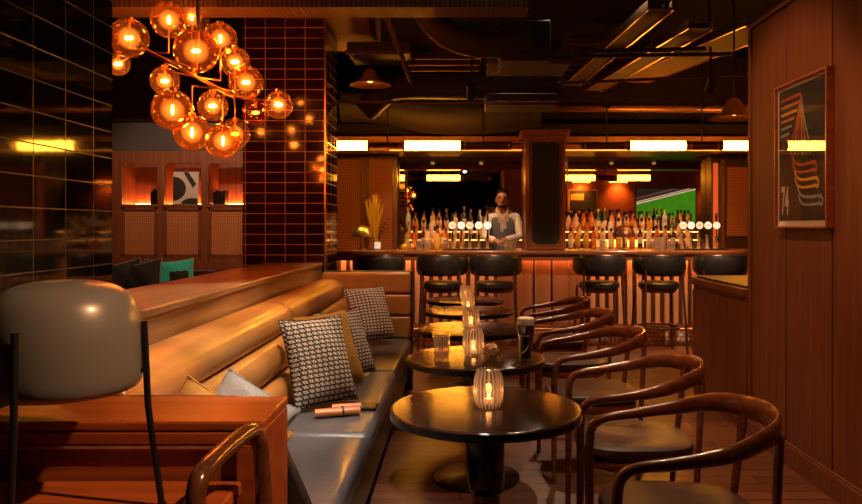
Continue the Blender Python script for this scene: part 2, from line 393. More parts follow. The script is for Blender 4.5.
def text_mesh(name, s, size, mat, parent, fn, extr=.0005, align='CENTER', bold=0):
    """lettering turned into a mesh; fn maps (x, y, z) of the flat text to the place"""
    cu = bpy.data.curves.new(name, 'FONT'); cu.body = s; cu.size = size; cu.extrude = extr; cu.align_x = align; cu.align_y = 'CENTER'; cu.offset = bold
    cu.resolution_u = 3
    t = bpy.data.objects.new(name, cu); COL.objects.link(t)
    bpy.context.view_layer.update()
    me = bpy.data.meshes.new_from_object(t.evaluated_get(bpy.context.evaluated_depsgraph_get()))
    bpy.data.objects.remove(t); bpy.data.curves.remove(cu)
    for v in me.vertices: v.co = fn(v.co.x, v.co.y, v.co.z)
    me.materials.clear(); me.materials.append(mat)
    o = bpy.data.objects.new(name, me); COL.objects.link(o)
    if parent: o.parent = parent
    return o

# ------------------------------------------------------------------ camera
H = 1.37
cam = bpy.data.cameras.new('camera'); co = bpy.data.objects.new('camera', cam); COL.objects.link(co)
cam.sensor_width = 36; cam.lens = 724/862*36; cam.clip_start = .05; cam.clip_end = 60
co.location = (0,0,H); co.rotation_euler = (PI/2,0,0)
cam.shift_x = -29/862; cam.shift_y = -26/862
S.camera = co

# ------------------------------------------------------------------ room shell
CH = 3.7
sbox('floor', (-5.2,7.2,-2.7,11.2,-.1,0), M['floor'])
sbox('ceiling', (-5.2,7.2,-2.7,11.2,CH,CH+.1), M['ceil'])
sbox('wall_back', (-5.2,7.2,11.05,11.25,0,CH), M['darkwall'])
sbox('wall_left', (-5.3,-5.2,-2.7,11.2,0,CH), M['darkwall'])
sbox('wall_front', (-5.3,7.3,-2.8,-2.7,0,CH), M['darkwall'])
sbox('wall_right', (7.2,7.3,-2.7,11.2,0,CH), M['darkwall'])
# tiled wall close on the left
sbox('wall_tiled', (-1.62,-1.22,-2.7,2.54,0,CH), M['tile_x'])
# panelled partition on the right
b = B(); box(b, 1.905,2.05,-2.7,4.68,0,2.645)
ys = [4.70,4.19,3.67,3.15,2.6,2.05,1.5,.9,.3,-.4,-1.2,-2.0,-2.7]
for i in range(len(ys)-1):
    box(b, 1.887,1.906, ys[i+1]+.006, ys[i]-.006, .125, 2.64)
struct('wall_panelled', b, M['wallwood'], .003, True)
sbox('trim_wall_end', (1.875,2.06,4.675,4.72,0,2.66), M['wallwood'], .004)
sbox('trim_wall_top', (1.872,2.06,-2.7,4.72,2.645,2.675), M['wallwood'], .004)
b = B(); box(b, 1.868,1.90,-2.7,4.70,0,.115); box(b, 1.876,1.90,-2.7,4.70,.115,.128)
struct('baseboard_right', b, M['wallwood'], .003, True)
# wall with the screen behind the partition (seen in the bar mirror)
sbox('wall_screen', (2.05,7.2,4.05,4.2,0,CH), M['redwall'])
# wall behind the shelf unit
sbox('wall_lounge', (-5.2,-1.6,9.3,9.4,0,CH), M['greywall'])
# tiled column
b = B(); box(b, -1.85,-1.15,6.17,6.77,0,CH)
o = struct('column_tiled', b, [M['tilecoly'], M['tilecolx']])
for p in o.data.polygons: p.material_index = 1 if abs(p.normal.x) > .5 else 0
o['kind'] = 'structure'
b = B(); box(b, -1.157,-1.143,6.162,6.178,0,CH)
struct('trim_column_corner', b, M['brass'])

# ------------------------------------------------------------------ ceiling: beams, ducts, trays
b = B(); box(b, -4.8,.42,4.4,4.62,2.70,3.0)
struct('beam_ribbed', b, M['ribbed'])
b = B(); box(b, -1.5,-.80,5.9,7.3,3.13,3.68)
struct('beam_soffit', b, M['soffit'], .01, True)
b = B(); box(b, -4.9,-1.85,6.8,7.1,2.38,3.69)
struct('beam_lounge', b, M['darkwall'], .01, True)
sbox('beam_back', (-1.5,5.5,9.95,10.25,2.72,3.69), M['darkwall'])

def duct_pipe(name, pts, r, label, mat='duct', n=6, bands=True):
    t = thing(name, label, 'duct')
    P = spline(pts, n); b = B(); sweep(b, P, r, 20); obj('pipe', b, M[mat], t)
    if bands:
        for q in (2, len(P)//3, len(P)*2//3, len(P)-3):
            d = (P[q+1]-P[q]).normalized(); b = B(); rod(b, P[q]-d*.015, P[q]+d*.015, r*1.05, 20); obj('joint_band', b, M[mat], t)
    return t
def PX(px, py, d): return ((px-460)*d/724, d, H+(226-py)*d/724)
dct = duct_pipe('ventilation_duct', [(-.30,4.9,3.05),(-.22,4.95,2.85),(-.05,5.0,2.69),(.22,5.0,2.64),(.50,5.0,2.66)], .11, 'curved dark duct bending down from the ribbed ceiling beam into a box')
b = B(); box(b, .28,.62,4.95,5.35,2.50,2.78); obj('duct_box', b, M['duct'], dct, bevel=.01)
duct_pipe('ventilation_duct', [(-.98,7.45,2.55),(-.80,7.4,2.70),(-.62,7.3,2.77),(0,7.3,2.77),(.6,7.3,2.77),(1.0,7.3,2.77)], .125, 'straight dark round duct running across above the bar')
duct_pipe('ventilation_duct', [(-1.5,9.2,2.90),(-1.0,9.2,2.88),(-.55,9.2,2.78),(-.1,9.2,2.74),(.5,9.2,2.76),(1.0,9.2,2.83)], .21, 'fat dark round duct low over the left bar lights')
def grille(x0,x1,y0,y1,z,h,label,n=5,mat='tray'):
    t = thing('ceiling_grille', label, 'grille')
    b = B(); box(b, x0,x1,y0,y1,z+h*.8,z+h); obj('backing', b, M[mat], t, bevel=.004)
    for k in range(n):
        yy = y0+(k+.5)*(y1-y0)/n
        b = B(); box(b, x0+.01,x1-.01,yy-.02,yy+.02,z,z+h*.8); obj('slat', b, M[mat], t, bevel=.003)
grille(-.55,.22,6.6,8.0,3.05,.08,'brown slatted ceiling grille left of the centre')
grille(.95,1.62,6.3,7.6,2.98,.08,'brown slatted ceiling grille right of the centre')
for i,(x0,x1,y0,y1,z,lab) in enumerate(((.22,.86,5.6,6.1,2.63,'flat metal ceiling panel, nearer of the pair beside the duct box'),(.24,.90,6.7,7.2,2.50,'flat metal ceiling panel, farther of the pair nearer the bar'),
        (-1.0,-.45,6.4,6.9,2.90,'dark boxy ventilation unit beside the brown soffit'))):
    t = thing('ceiling_panel', lab, 'ceiling panel')
    bx('casing', (x0,x1,y0,y1,z,z+.10), M['duct'], t, .006)
    bx('frame', (x0-.015,x1+.015,y0-.015,y0,z-.01,z+.02), M['tray'], t, .002)
# cable trays
def tray(x0,y0,x1,y1,w,z,label):
    t = thing('cable_tray', label, 'cable tray')
    d = Vector((x1-x0, y1-y0, 0)); L = d.length; d.normalize(); n = Vector((-d.y, d.x, 0))
    def strip(o, ww, z0, z1):
        b = B(); p = [Vector((x0,y0,0))+n*(o-ww/2), Vector((x1,y1,0))+n*(o-ww/2), Vector((x1,y1,0))+n*(o+ww/2), Vector((x0,y0,0))+n*(o+ww/2)]
        prism(b, [(q.x,q.y) for q in p], 'z', z0, z1); return b
    obj('tray_bed', strip(0, w, z, z+.01), M['tray'], t, smooth=False)
    for s in (-1,1): obj('side_rail', strip(s*w/2, .012, z-.01, z+.06), M['brass'], t, smooth=False)
    for s in (-.25,.05,.3): obj('cable', strip(s*w, .03, z+.01, z+.04), M['darkmetal'], t, smooth=False)
tray(1.36,4.9,1.16,7.6,.17,2.84,'long narrow cable tray slanting towards the bar, leftmost of three')
tray(1.86,5.6,1.50,8.2,.20,2.90,'cable tray slanting towards the bar, middle of three')
tray(2.55,6.0,1.95,8.3,.42,3.02,'broad cable tray slanting towards the bar, rightmost of three')
def bar_pipe(p,q,r,label,mat='darkmetal',name='ceiling_pipe'):
    b = B(); rod(b, p, q, r, 12); return tag(obj(name, b, M[mat]), label, 'pipe')
bar_pipe((.9,6.6,2.67),(2.6,6.5,2.73),.014,'thin bright pipe running across under the cable trays','tray')
bar_pipe((-1.3,7.2,2.60),(1.05,7.2,2.60),.016,'thin rail under the straight round duct','tray')
bar_pipe((.9,8.6,2.78),(3.8,8.6,2.76),.05,'long pipe across above the right bar lights','brownmetal')
bar_pipe((1.0,5.6,2.72),(1.9,5.6,2.74),.018,'short dark cross bar carrying the cable trays, nearest the camera')
bar_pipe((1.0,6.1,2.80),(2.3,6.1,2.82),.018,'dark cross bar carrying the cable trays, farther back')
bar_pipe((-.62,5.6,3.10),(-.42,6.3,2.62),.022,'slanting brown brace pipe left of the curved duct','brownmetal')
# funnel-shaped yellow pendants
def funnel(x,y,z,label,sy=1):
    t = thing('pendant_shade', label, 'pendant lamp', (x,y,z), 0)
    b = B(); lathe(b, [(.02,.16),(.05,.14),(.10,.05),(.20,0),(.195,0),(.09,.045),(.03,.12)], seg=28, cap=False); obj('lamp_shade', b, M['mustard'], t)
    b = B(); rod(b, (0,0,.14),(0,0,CH-z), .008); obj('stem', b, M['darkmetal'], t)
    b = B(); ball(b, (0,0,.06), .035); obj('bulb', b, M['bulbdim'], t)
funnel(-.87,7.0,2.73,'amber funnel-shaped pendant lamp hanging by the brown soffit')
funnel(2.12,5.6,2.20,'amber conical pendant lamp behind the end of the panelled wall')

# ------------------------------------------------------------------ bar
YF = 8.35
t = thing('bar_counter', 'long wooden bar counter with vertical slats and mosaic foot', 'bar', (0,0,0))
bx('carcass', (-1.55,4.6,8.50,8.95,0,1.02), M['bardark'], t, .004)
bx('worktop', (-1.60,4.6,8.22,9.02,1.045,1.09), M['bartop'], t, .012)
bx('nosing', (-1.58,4.6,8.26,8.34,.975,1.045), M['bartop'], t, .008)
b = B(); box(b, -1.55,4.6,8.30,8.50,0,.20); obj('mosaic_plinth', b, M['mosaic'], t, bevel=.004)
bx('plinth_cap', (-1.55,4.6,8.29,8.52,.20,.225), M['brownmetal'], t, .004)
x = -1.5
sx = []
while x < 4.55:
    if not (.50 < x < 1.40): sx.append(x)
    x += .108
for x in sx: bx('slat', (x,x+.058,8.455,8.505,.225,.99), M['barslat'], t, .006)
for x in (.45,.66,.87,1.08,1.27): bx('panel', (x,x+.19,8.44,8.505,.225,.99), M['barwood'], t, .012)
b = B(); box(b, -1.5,4.5,8.36,8.39,1.015,1.035); obj('under_bar_light', b, emis('under_bar_led', (1,.42,.16), 16), t, smooth=False)
b = B(); rod(b, (-1.5,8.18,.20),(4.5,8.18,.20), .02, 12)
for x in (-1.2,0,1.2,2.4,3.6): rod(b, (x,8.18,.20),(x,8.31,.12), .012)
obj('foot_rail', b, M['brass'], t)

# column standing on the bar
t = thing('bar_pillar', 'square wooden pillar rising from the bar with a black rounded panel', 'pillar', (0,0,0))
d0 = 8.62
bx('shaft', (.78,1.26,d0,9.02,1.092,2.46), M['barwood'], t, .008)
bx('cornice', (.73,1.31,d0-.04,9.06,2.45,2.52), M['barwood'], t, .012)
bx('cornice', (.76,1.28,d0-.02,9.04,2.40,2.45), M['barwood'], t, .012)
b = B(); prism(b, rrect(.855,1.185,1.16,2.37,.06), 'y', d0-.014, d0+.01); obj('black_panel', b, M['blackboard'], t, bevel=.004)
for x in (.80,1.215): bx('moulding', (x,x+.02,d0-.012,d0,1.12,2.42), M['brass'] if x < 1 else M['barwood'], t, .003)
bx('post', (.745,.765,8.70,8.72,1.092,2.44), M['brass'], t, .002, label='slim pale metal post beside the shaft')

# tube lights: one suspended rail on each side of the pillar
def light_rail(label, tubes, pipes, rods):
    t = thing('light_rail', label, 'tube light')
    y, z = 8.2, 2.28
    for x0, x1 in tubes:
        b = B(); rod(b, (x0,y,z),(x1,y,z), .053, 24); lt = obj('lit_tube', b, M['tube'], t)
        for x in (x0,x1):
            b = B(); rod(b, (x-.012,y,z),(x+.012,y,z), .057, 24); obj('end_ring', b, M['brass'], lt)
    for x0, x1, r in pipes:
        b = B(); rod(b, (x0,y,z),(x1,y,z), r, 20); pp = obj('pipe', b, M['brownmetal'], t)
        for x in (x0+.03,x1-.03):
            b = B(); ball(b, (x,y,z), (.05,r*1.05,r*1.05)); obj('end_cap', b, M['brass'], pp)
    for x in rods:
        b = B(); rod(b, (x,y,z+.01),(x,y,CH), .008); rod(b, (x,y,2.70),(x,y,2.74), .04, 16); obj('hanging_rod', b, M['chrome_dark'], t)
light_rail('suspended brown rail with two glowing amber tubes left of the bar pillar', [(-1.43,-1.035),(-.634,.011)], [(-1.02,-.65,.022),(.025,.58,.05)], (-.82,.26))
light_rail('suspended brown rail with two glowing amber tubes right of the bar pillar', [(1.914,2.56),(2.96,3.60)], [(1.38,1.90,.045),(2.575,2.945,.05)], (1.66,2.74))

# back bar
t = thing('back_bar', 'tall wooden back bar with cornice, rattan doors and lit shelves', 'back bar')
bx('header', (-1.75,4.6,9.30,9.62,2.33,2.42), M['barwood'], t, .01)
bx('header_top', (-1.78,4.6,9.24,9.66,2.44,2.52), M['barwood'], t, .012)
bx('fascia', (-1.75,4.6,9.55,9.94,2.52,2.72), M['darkwall'], t, .01)
b = B(); box(b, -.9,4.5,9.286,9.299,2.335,2.350); obj('cove_light', b, emis('cove', (1,.20,.025), 1.3), t, smooth=False)
bx('soffit', (-1.75,4.6,9.55,11.0,2.42,2.45), M['bardark'], t, .004)
# left pilaster with rattan doors
bx('side_cabinet', (-2.2,-.93,10.72,10.94,0,2.42), M['barwood'], t, .006)
for (xa,xb) in ((-1.85,-1.47),(-1.34,-1.0)):
    b = B(); box(b, xa,xb,10.70,10.725,.9,2.36); obj('rattan_door', b, M['rattandark'], t, smooth=False)
    for xx in (xa-.03,xb): bx('stile', (xx,xx+.03,10.685,10.72,.90,2.40), M['barwood'], t, .004)
b = B(); ball(b, (-1.40,10.67,1.82), .018); obj('knob', b, M['brass'], t)
# right pilaster
bx('side_cabinet', (3.72,4.75,10.72,10.94,0,2.42), M['bardark'], t, .006)
b = B(); box(b, 3.95,4.45,10.695,10.722,1.22,2.24); obj('rattan_door', b, M['rattandark'], t, smooth=False)
for xx in (3.86,4.45): bx('stile', (xx,xx+.045,10.68,10.722,.95,2.35), M['barwood'], t, .004)
b = B(); box(b, 3.745,3.815,10.70,10.715,.95,2.3); obj('glow_stile', b, emis('edge_glow', (1,.12,.02), .28, (.3,.08,.03)), t, smooth=False)  # strip of lit wood; its orange light is put in as emission
bx('counter', (-.92,3.60,10.25,10.715,.86,.90), M['bartop'], t, .006)
bx('cabinet_front', (-.86,3.60,10.35,10.93,0,.86), M['bardark'], t, .004)
SH = [(10.80,10.93,1.30),(10.66,10.80,1.18),(10.52,10.66,1.05)]
for (ya,yb,z) in SH:
    bx('shelf', (-.91,3.58,ya,yb,.90,z), M['bardark'], t, .003)
    b = B(); box(b, -.80,3.55,ya-.006,ya+.001,z-.022,z-.012); obj('added_shelf_light', b, M['ledbar'], t, smooth=False)  # LED strips added along every shelf to brighten the bottles
b = B(); box(b, 1.95,2.70,10.508,10.519,.95,1.04)
obj('lit_riser', b, emis('lit_riser', (1,.28,.04), 2.4), t, smooth=False)
b = B(); box(b, 1.95,2.70,10.648,10.659,1.06,1.17); obj('lit_riser', b, emis('lit_riser_b', (1,.28,.04), 2.4), t, smooth=False)
# mirrors
b = B(); box(b, -.92,3.75,10.95,10.97,.9,2.42); tag(obj('bar_mirror', b, M['mirror'], smooth=False), 'wide dark mirror behind the bottles reflecting the room', 'mirror')
b = B(); box(b, 1.62,1.635,10.935,10.949,1.3,2.42); struct('trim_mirror', b, M['brownmetal'])

# ------------------------------------------------------------------ screen and picture seen in the mirror
t = thing('television', 'wall television showing a green football pitch, seen in mirror', 'television')
b = B(); box(b, 4.28,5.76,4.205,4.245,1.43,2.30); obj('casing', b, M['black'], t, bevel=.006)
m, nt, pb = new_mat('pitch_picture')
tc = nt.nodes.new('ShaderNodeTexCoord'); sp = nt.nodes.new('ShaderNodeSeparateXYZ'); nt.links.new(tc.outputs['Object'], sp.inputs[0])
def mth(op, a, b_=None, c=None):
    n = nt.nodes.new('ShaderNodeMath'); n.operation = op
    for i, v in enumerate((a, b_, c)):
        if v is None: continue
        if isinstance(v, (int, float)): n.inputs[i].default_value = v
        else: nt.links.new(v, n.inputs[i])
    return n.outputs[0]
line = mth('SUBTRACT', sp.outputs['Z'], mth('MULTIPLY_ADD', sp.outputs['X'], .25, .82))
rmp = nt.nodes.new('ShaderNodeValToRGB'); rmp.color_ramp.interpolation = 'CONSTANT'
els = rmp.color_ramp.elements; els[0].position = 0; els[0].color = (.045,.22,.01,1)
els[1].position = .50; els[1].color = (.65,.6,.6,1)
for pos, c in ((.52,(.30,.10,.08,1)),(.55,(.55,.50,.50,1)),(.57,(.03,.02,.02,1)),(.63,(.16,.06,.05,1)),(.66,(.02,.015,.015,1))):
    e = els.new(pos); e.color = c
nt.links.new(mth('ADD', line, .5), rmp.inputs['Fac'])
nz = nt.nodes.new('ShaderNodeTexNoise'); nz.inputs['Scale'].default_value = 14; nt.links.new(tc.outputs['Object'], nz.inputs['Vector'])
mx = nt.nodes.new('ShaderNodeMix'); mx.data_type = 'RGBA'; mx.blend_type = 'MULTIPLY'; mx.inputs['Factor'].default_value = .5
nt.links.new(rmp.outputs['Color'], mx.inputs['A']); nt.links.new(nz.outputs['Fac'], mx.inputs['B'])
nt.links.new(mx.outputs['Result'], pb.inputs['Emission Color']); pb.inputs['Emission Strength'].default_value = 1.5; pb.inputs['Base Color'].default_value = (0,0,0,1)
b = B(); box(b, 4.30,5.74,4.246,4.250,1.45,2.28); obj('screen', b, m, t, smooth=False)
t = thing('framed_picture', 'small framed picture on the far wall, seen in the bar mirror', 'picture')
bx('frame', (2.64,3.37,4.205,4.235,1.69,2.27), M['brass'], t, .004)
bx('print', (2.68,3.33,4.236,4.240,1.73,2.23), M['charcoal'], t, 0)
bx('print', (2.70,3.02,4.2405,4.243,2.0,2.15), M['p_yellow'], t, 0)
def sconce(x, label):
    t = thing('picture_light', label, 'wall light')
    b = B(); rod(b, (x-.25,4.34,2.46),(x+.25,4.34,2.46), .02, 12); obj('lamp_bar', b, M['brass'], t)
    b = B(); rod(b, (x-.22,4.30,2.44),(x+.22,4.30,2.44), .008, 8); obj('glow_strip', b, M['led'], t)
    b = B(); rod(b, (x,4.34,2.46),(x,4.20,2.50), .01, 8); obj('arm', b, M['brass'], t)
    l = bpy.data.lights.new('wall_wash', 'SPOT'); l.energy = 60; l.color = (1,.32,.06); l.spot_size = 2.0; l.spot_blend = 1; l.shadow_soft_size = .03
    lo = bpy.data.objects.new('wall_wash', l); COL.objects.link(lo); lo.location = (x,4.42,2.42); lo.rotation_euler = (-.55,0,0); lo.parent = t
sconce(2.95,'brass picture light over the small framed picture in the mirror')
sconce(3.85,'brass picture light left of the television in the mirror')
sconce(6.2,'brass picture light right of the television in the mirror')

# ------------------------------------------------------------------ bottles
BM = {}
def bottle_meshes(kind, prof, liq, cap, lab):
    b = B(); lathe(b, prof, seg=14); bo = obj('bottle', b, M[liq])
    hz = prof[-1][1]; r = prof[-1][0]
    b = B(); lathe(b, [(r*1.2,hz-.035),(r*1.25,hz+.012),(r*.8,hz+.014)], seg=12); c = obj('cap', b, M[cap], bo)
    R = max(p[0] for p in prof); z0 = prof[2][1]
    b = B(); lathe(b, [(R*1.012, z0*.35),(R*1.012, z0*.85)], seg=14, cap=False); l = obj('paper_label', b, M[lab], bo)
    BM[kind] = bo
    return bo
bottle_meshes('amber spirit', [(.03,0),(.038,.01),(.038,.17),(.03,.20),(.013,.23),(.013,.29)], 'liq_amber','black','cream')
bottle_meshes('dark', [(.03,0),(.037,.01),(.037,.18),(.028,.215),(.014,.24),(.014,.31)], 'liq_dark','brass','paper')
bottle_meshes('clear spirit', [(.03,0),(.036,.01),(.036,.19),(.030,.215),(.014,.235),(.014,.30)], 'liq_clear','chrome','paper')
bottle_meshes('gold liqueur', [(.036,0),(.045,.015),(.044,.12),(.035,.16),(.014,.19),(.014,.25)], 'liq_gold','brass','p_yellow')
bottle_meshes('red aperitif', [(.03,0),(.040,.01),(.040,.16),(.028,.20),(.013,.24),(.013,.29)], 'liq_red','black','p_orange')
bottle_meshes('green', [(.03,0),(.037,.01),(.037,.17),(.026,.21),(.014,.25),(.014,.31)], 'liq_green','chrome','cream')
bottle_meshes('pale whisky', [(.034,0),(.042,.01),(.040,.15),(.036,.18),(.015,.20),(.015,.27)], 'liq_pale','black','cream')
ADJ = {'amber spirit':'amber spirit bottle with cream label','dark':'dark glass bottle with pale label','clear spirit':'clear spirit bottle with silver cap',
       'gold liqueur':'squat gold liqueur bottle with yellow label','red aperitif':'orange-red aperitif bottle','green':'dark green bottle with silver cap','pale whisky':'pale whisky bottle with black cap'}
used = set()
def place_bottle(kind, x, y, z, where, s=1, group=None):
    src = BM[kind]
    o = src if kind not in used else copy_tree(src)
    used.add(kind)
    tag(o, ADJ[kind]+' '+where, 'bottle', group or 'bottles '+where)
    o.location = (x,y,z); o.rotation_euler = (0,0,random.random()*6); o.scale = (s,s,s)
kinds = list(BM)
wts = [5,2,3,3,2,1,5]
def row(x0,x1,y,z,where,step=.112,skip=None):
    x = x0
    while x < x1:
        k = random.choices(kinds, wts)[0]
        if not skip or not (skip[0] < x < skip[1]):
            place_bottle(k, x+random.uniform(-.012,.012), y, z+.003, where, random.uniform(.92,1.12))
        x += step*random.uniform(.92,1.15)
row(-.78,.80,10.865,1.30,'in back shelf row left of the bar pillar')
row(-.76,.40,10.73,1.18,'in middle shelf row left of the bar pillar')
row(-.78,.10,10.59,1.05,'in front shelf row left of the bar pillar',.11)
row(1.50,3.45,10.865,1.30,'in back shelf row right of the bar pillar',.11)
row(1.54,3.42,10.73,1.18,'in middle shelf row right of the bar pillar',.11)
row(1.50,3.40,10.59,1.05,'in front shelf row right of the bar pillar',.112)

# bottles and glasses on the bar itself
ADJX = [(-.56,8.86,'red aperitif',.80,'standing on the bar beside the lemons'),(-.30,8.84,'pale whisky',.95,'on the bar left of the taps, nearest the tumblers'),(-.20,8.90,'amber spirit',.95,'on the bar between tumblers and taps'),(-.27,8.66,'gold liqueur',.9,'on the bar just left of the taps'),(-.40,8.92,'pale whisky',1.0,'on the bar behind the clear tumblers')]
for x,y,k,s,w in ADJX: place_bottle(k, x, y, 1.092, w, s, 'bottles standing on the bar')
# tumblers
b = B(); lathe(b, [(.030,0),(.034,.004),(.038,.11),(.036,.11),(.032,.012),(0.0,.012)], seg=24, rib=.03, nrib=12, cap=False)
tum = obj('tumbler', b, M['ribglass']); tag(tum, '', 'glass')
first = True
for x,y,z,s,lab in ((-.60,8.55,0,.7,'small cocktail glass by the lemon on the bar'),(-.47,8.45,0,1.1,'tall ribbed tumbler, leftmost of the row by the bar bottles'),(-.385,8.46,0,1.05,'ribbed tumbler second in the row by the bar bottles'),
            (-.165,8.62,0,1.0,'clear glass standing just left of the first beer tap'),(.555,8.44,0,1.0,'clear glass in front of the bartender by his hands'),(.63,8.52,0,.9,'clear glass beside the bartender near the pillar'),
            (1.62,8.46,0,1.1,'clear glass right of the pillar on the bar'),(1.70,8.52,0,.9,'smaller clear glass right of the pillar on the bar'),(2.28,8.46,0,1.35,'tall clear glass right of the dome lamp'),(2.38,8.55,0,1.2,'tall clear glass second right of the dome lamp'),(2.475,8.48,0,1.2,'tall clear glass left of the right-hand taps')):
    o = tum if first else copy_tree(tum); first = False
    tag(o, lab, 'glass', 'clear glasses on the bar'); o.location = (x,y,1.092); o.scale = (s,s,s)
for x,y,lab in ((-.655,8.62,'yellow lemon on the bar left of the orange bottle'),(-.60,8.70,'second yellow lemon on the bar against the orange bottle')):
    b = B(); ball(b, (0,0,0), (.045,.034,.034)); ball(b, (.045,0,0), .008); ball(b, (-.045,0,0), .008)
    tag(obj('lemon', b, M['lemon'], loc=(x,y,1.126)), lab, 'lemon', 'lemons on the bar')
# ice bucket style pots right of pillar
b = B(); lathe(b, [(.045,0),(.055,.10),(.06,.14),(.055,.14),(.045,.01),(0,.01)], seg=24, cap=False)
tag(obj('wine_bucket', b, M['chrome'], loc=(2.46,8.80,1.092)), 'small chrome bucket on the bar right of the dome lamp', 'bucket')

# beer taps
def tap_font(xs, group, names):
    for i, x in enumerate(xs):
        t = thing('beer_tap', names[i], 'beer tap', (x,8.55,1.092), 0, group)
        b = B(); lathe(b, [(.036,0),(.036,.012),(.020,.02),(.016,.10),(.020,.13),(.020,.17),(.010,.18)], seg=18); obj('column', b, M['chrome'], t)
        b = B(); rod(b, (0,0,.145),(0,-.075,.15), .011); rod(b, (0,-.072,.155),(0,-.075,.095), .008); obj('spout', b, M['chrome_dark'], t)
        b = B(); rod(b, (0,-.03,.155),(0,-.035,.20), .008); lathe(b, [(.006,.19),(.007,.30),(.011,.33),(.014,.40),(.008,.43)], (0,-.02,0), 12); obj('handle', b, M['black'], t)
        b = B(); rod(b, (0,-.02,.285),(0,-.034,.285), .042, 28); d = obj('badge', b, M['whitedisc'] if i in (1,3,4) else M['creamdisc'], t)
        b = B(); sweep(b, [(.0425*math.cos(a),-.028,.285+.0425*math.sin(a)) for a in [2*PI*k/28 for k in range(28)]], .004, 6, closed=True); obj('badge_rim', b, M['chrome'], t)
        if i < 4:
            b = B(); w = (.022,.026,.020,.024)[i]
            box(b, -w,w,-.0355,-.034,.288,.293); box(b, -w*.7,w*.7,-.0355,-.034,.278,.282)
            obj('badge_mark', b, M['darkmetal'], d, smooth=False)
tap_font([-.09,.015,.115,.22,.325], 'left row of beer taps', ['beer tap with round lit badge, leftmost of the left row','beer tap with white badge, second from left in the left row','beer tap with pinkish badge, middle of the left row','beer tap with white badge, fourth of the left row','beer tap with blank white badge next to the bartender'])
tap_font([2.625,2.72,2.82,2.92,3.02], 'right row of beer taps', ['beer tap with round lit badge, leftmost of the right row','beer tap with white badge, second from left in the right row','beer tap with badge, middle of the right row','beer tap with cream badge, fourth of the right row','beer tap with blank white badge, rightmost of the right row'])
for x0,x1,lab in ((-.18,.42,'black drip tray under the left beer taps'),(2.53,3.12,'black drip tray under the right beer taps')):
    tt = thing('drip_tray', lab, 'drip tray')
    bx('tray', (x0,x1,8.40,8.51,1.091,1.104), M['black'], tt, .003)
    bx('grid', (x0+.01,x1-.01,8.41,8.50,1.104,1.108), M['chrome_dark'], tt, .001)

# dome lamps on the bar
def dome_lamp(x, y, metal, label):
    t = thing('dome_lamp', label, 'table lamp', (x,y,1.09))
    b = B(); lathe(b, [(.055,0),(.055,.012),(.012,.02),(.011,.17),(.011,.20)], seg=24); obj('stand', b, M['brass'], t)
    b = B(); lathe(b, [(.128,.155),(.130,.165),(.125,.20),(.105,.245),(.070,.275),(.030,.288),(.0,.29)], seg=36, cap=False)
    lathe(b, [(.128,.155),(.120,.165),(.10,.235),(.06,.265),(.0,.28)], seg=36, cap=False); obj('lamp_shade', b, metal, t)
    b = B(); ball(b, (0,0,.19), .022); obj('bulb', b, emis('lamp_bulb_%d' % int(x*10), (1,.55,.2), 14), t)
dome_lamp(-1.15,8.50,M['chrome'],'chrome mushroom table lamp at the left end of the bar')
dome_lamp(1.91,8.44,M['brownmetal'],'dark brown dome table lamp right of the bar pillar')
# vase with dried grass
t = thing('vase_of_grass', 'glass vase of tall dried yellow grass beside the chrome lamp', 'vase', (-.97,8.50,1.091))
b = B(); lathe(b, [(.036,0),(.042,.008),(.042,.12),(.034,.14),(.036,.155),(.033,.155),(.032,.14),(.038,.12),(.038,.012),(0,.012)], seg=24, cap=False); obj('vase', b, M['clear'], t)
b = B(); lathe(b, [(0,.012),(.036,.014),(.036,.09),(0,.09)], seg=20, cap=False); obj('glow_water', b, M['whitedisc'], t, label='water in the vase with a glow in its colour')  # water made emissive though it is no lamp
b = B()
for k in range(46):
    a = random.gauss(0,.032); c = random.gauss(0,.03); hh = random.uniform(.44,.65)
    P = spline([(random.uniform(-.015,.015),random.uniform(-.015,.015),.03),(a*.5-.03,c*.5,.24),(a-.03+a*.3,c,hh)],5)
    sweep(b, P, lambda u: .0035+.007*math.sin(PI*min(1,max(0,(u-.35)/.65))), 5)
obj('grass_stems', b, M['grass'], t)
b = B()
for k in range(12):
    a = random.uniform(.02,.14); z = random.uniform(.2,.38)
    P = spline([(.01,0,.12),(a*.5,random.uniform(-.02,.02),z*.8),(a,random.uniform(-.04,.04),z)],4); sweep(b, P, .002, 4)
    ball(b, P[-1], (.014,.014,.008), 8, 6)
obj('dark_twigs', b, M['brownmetal'], t)

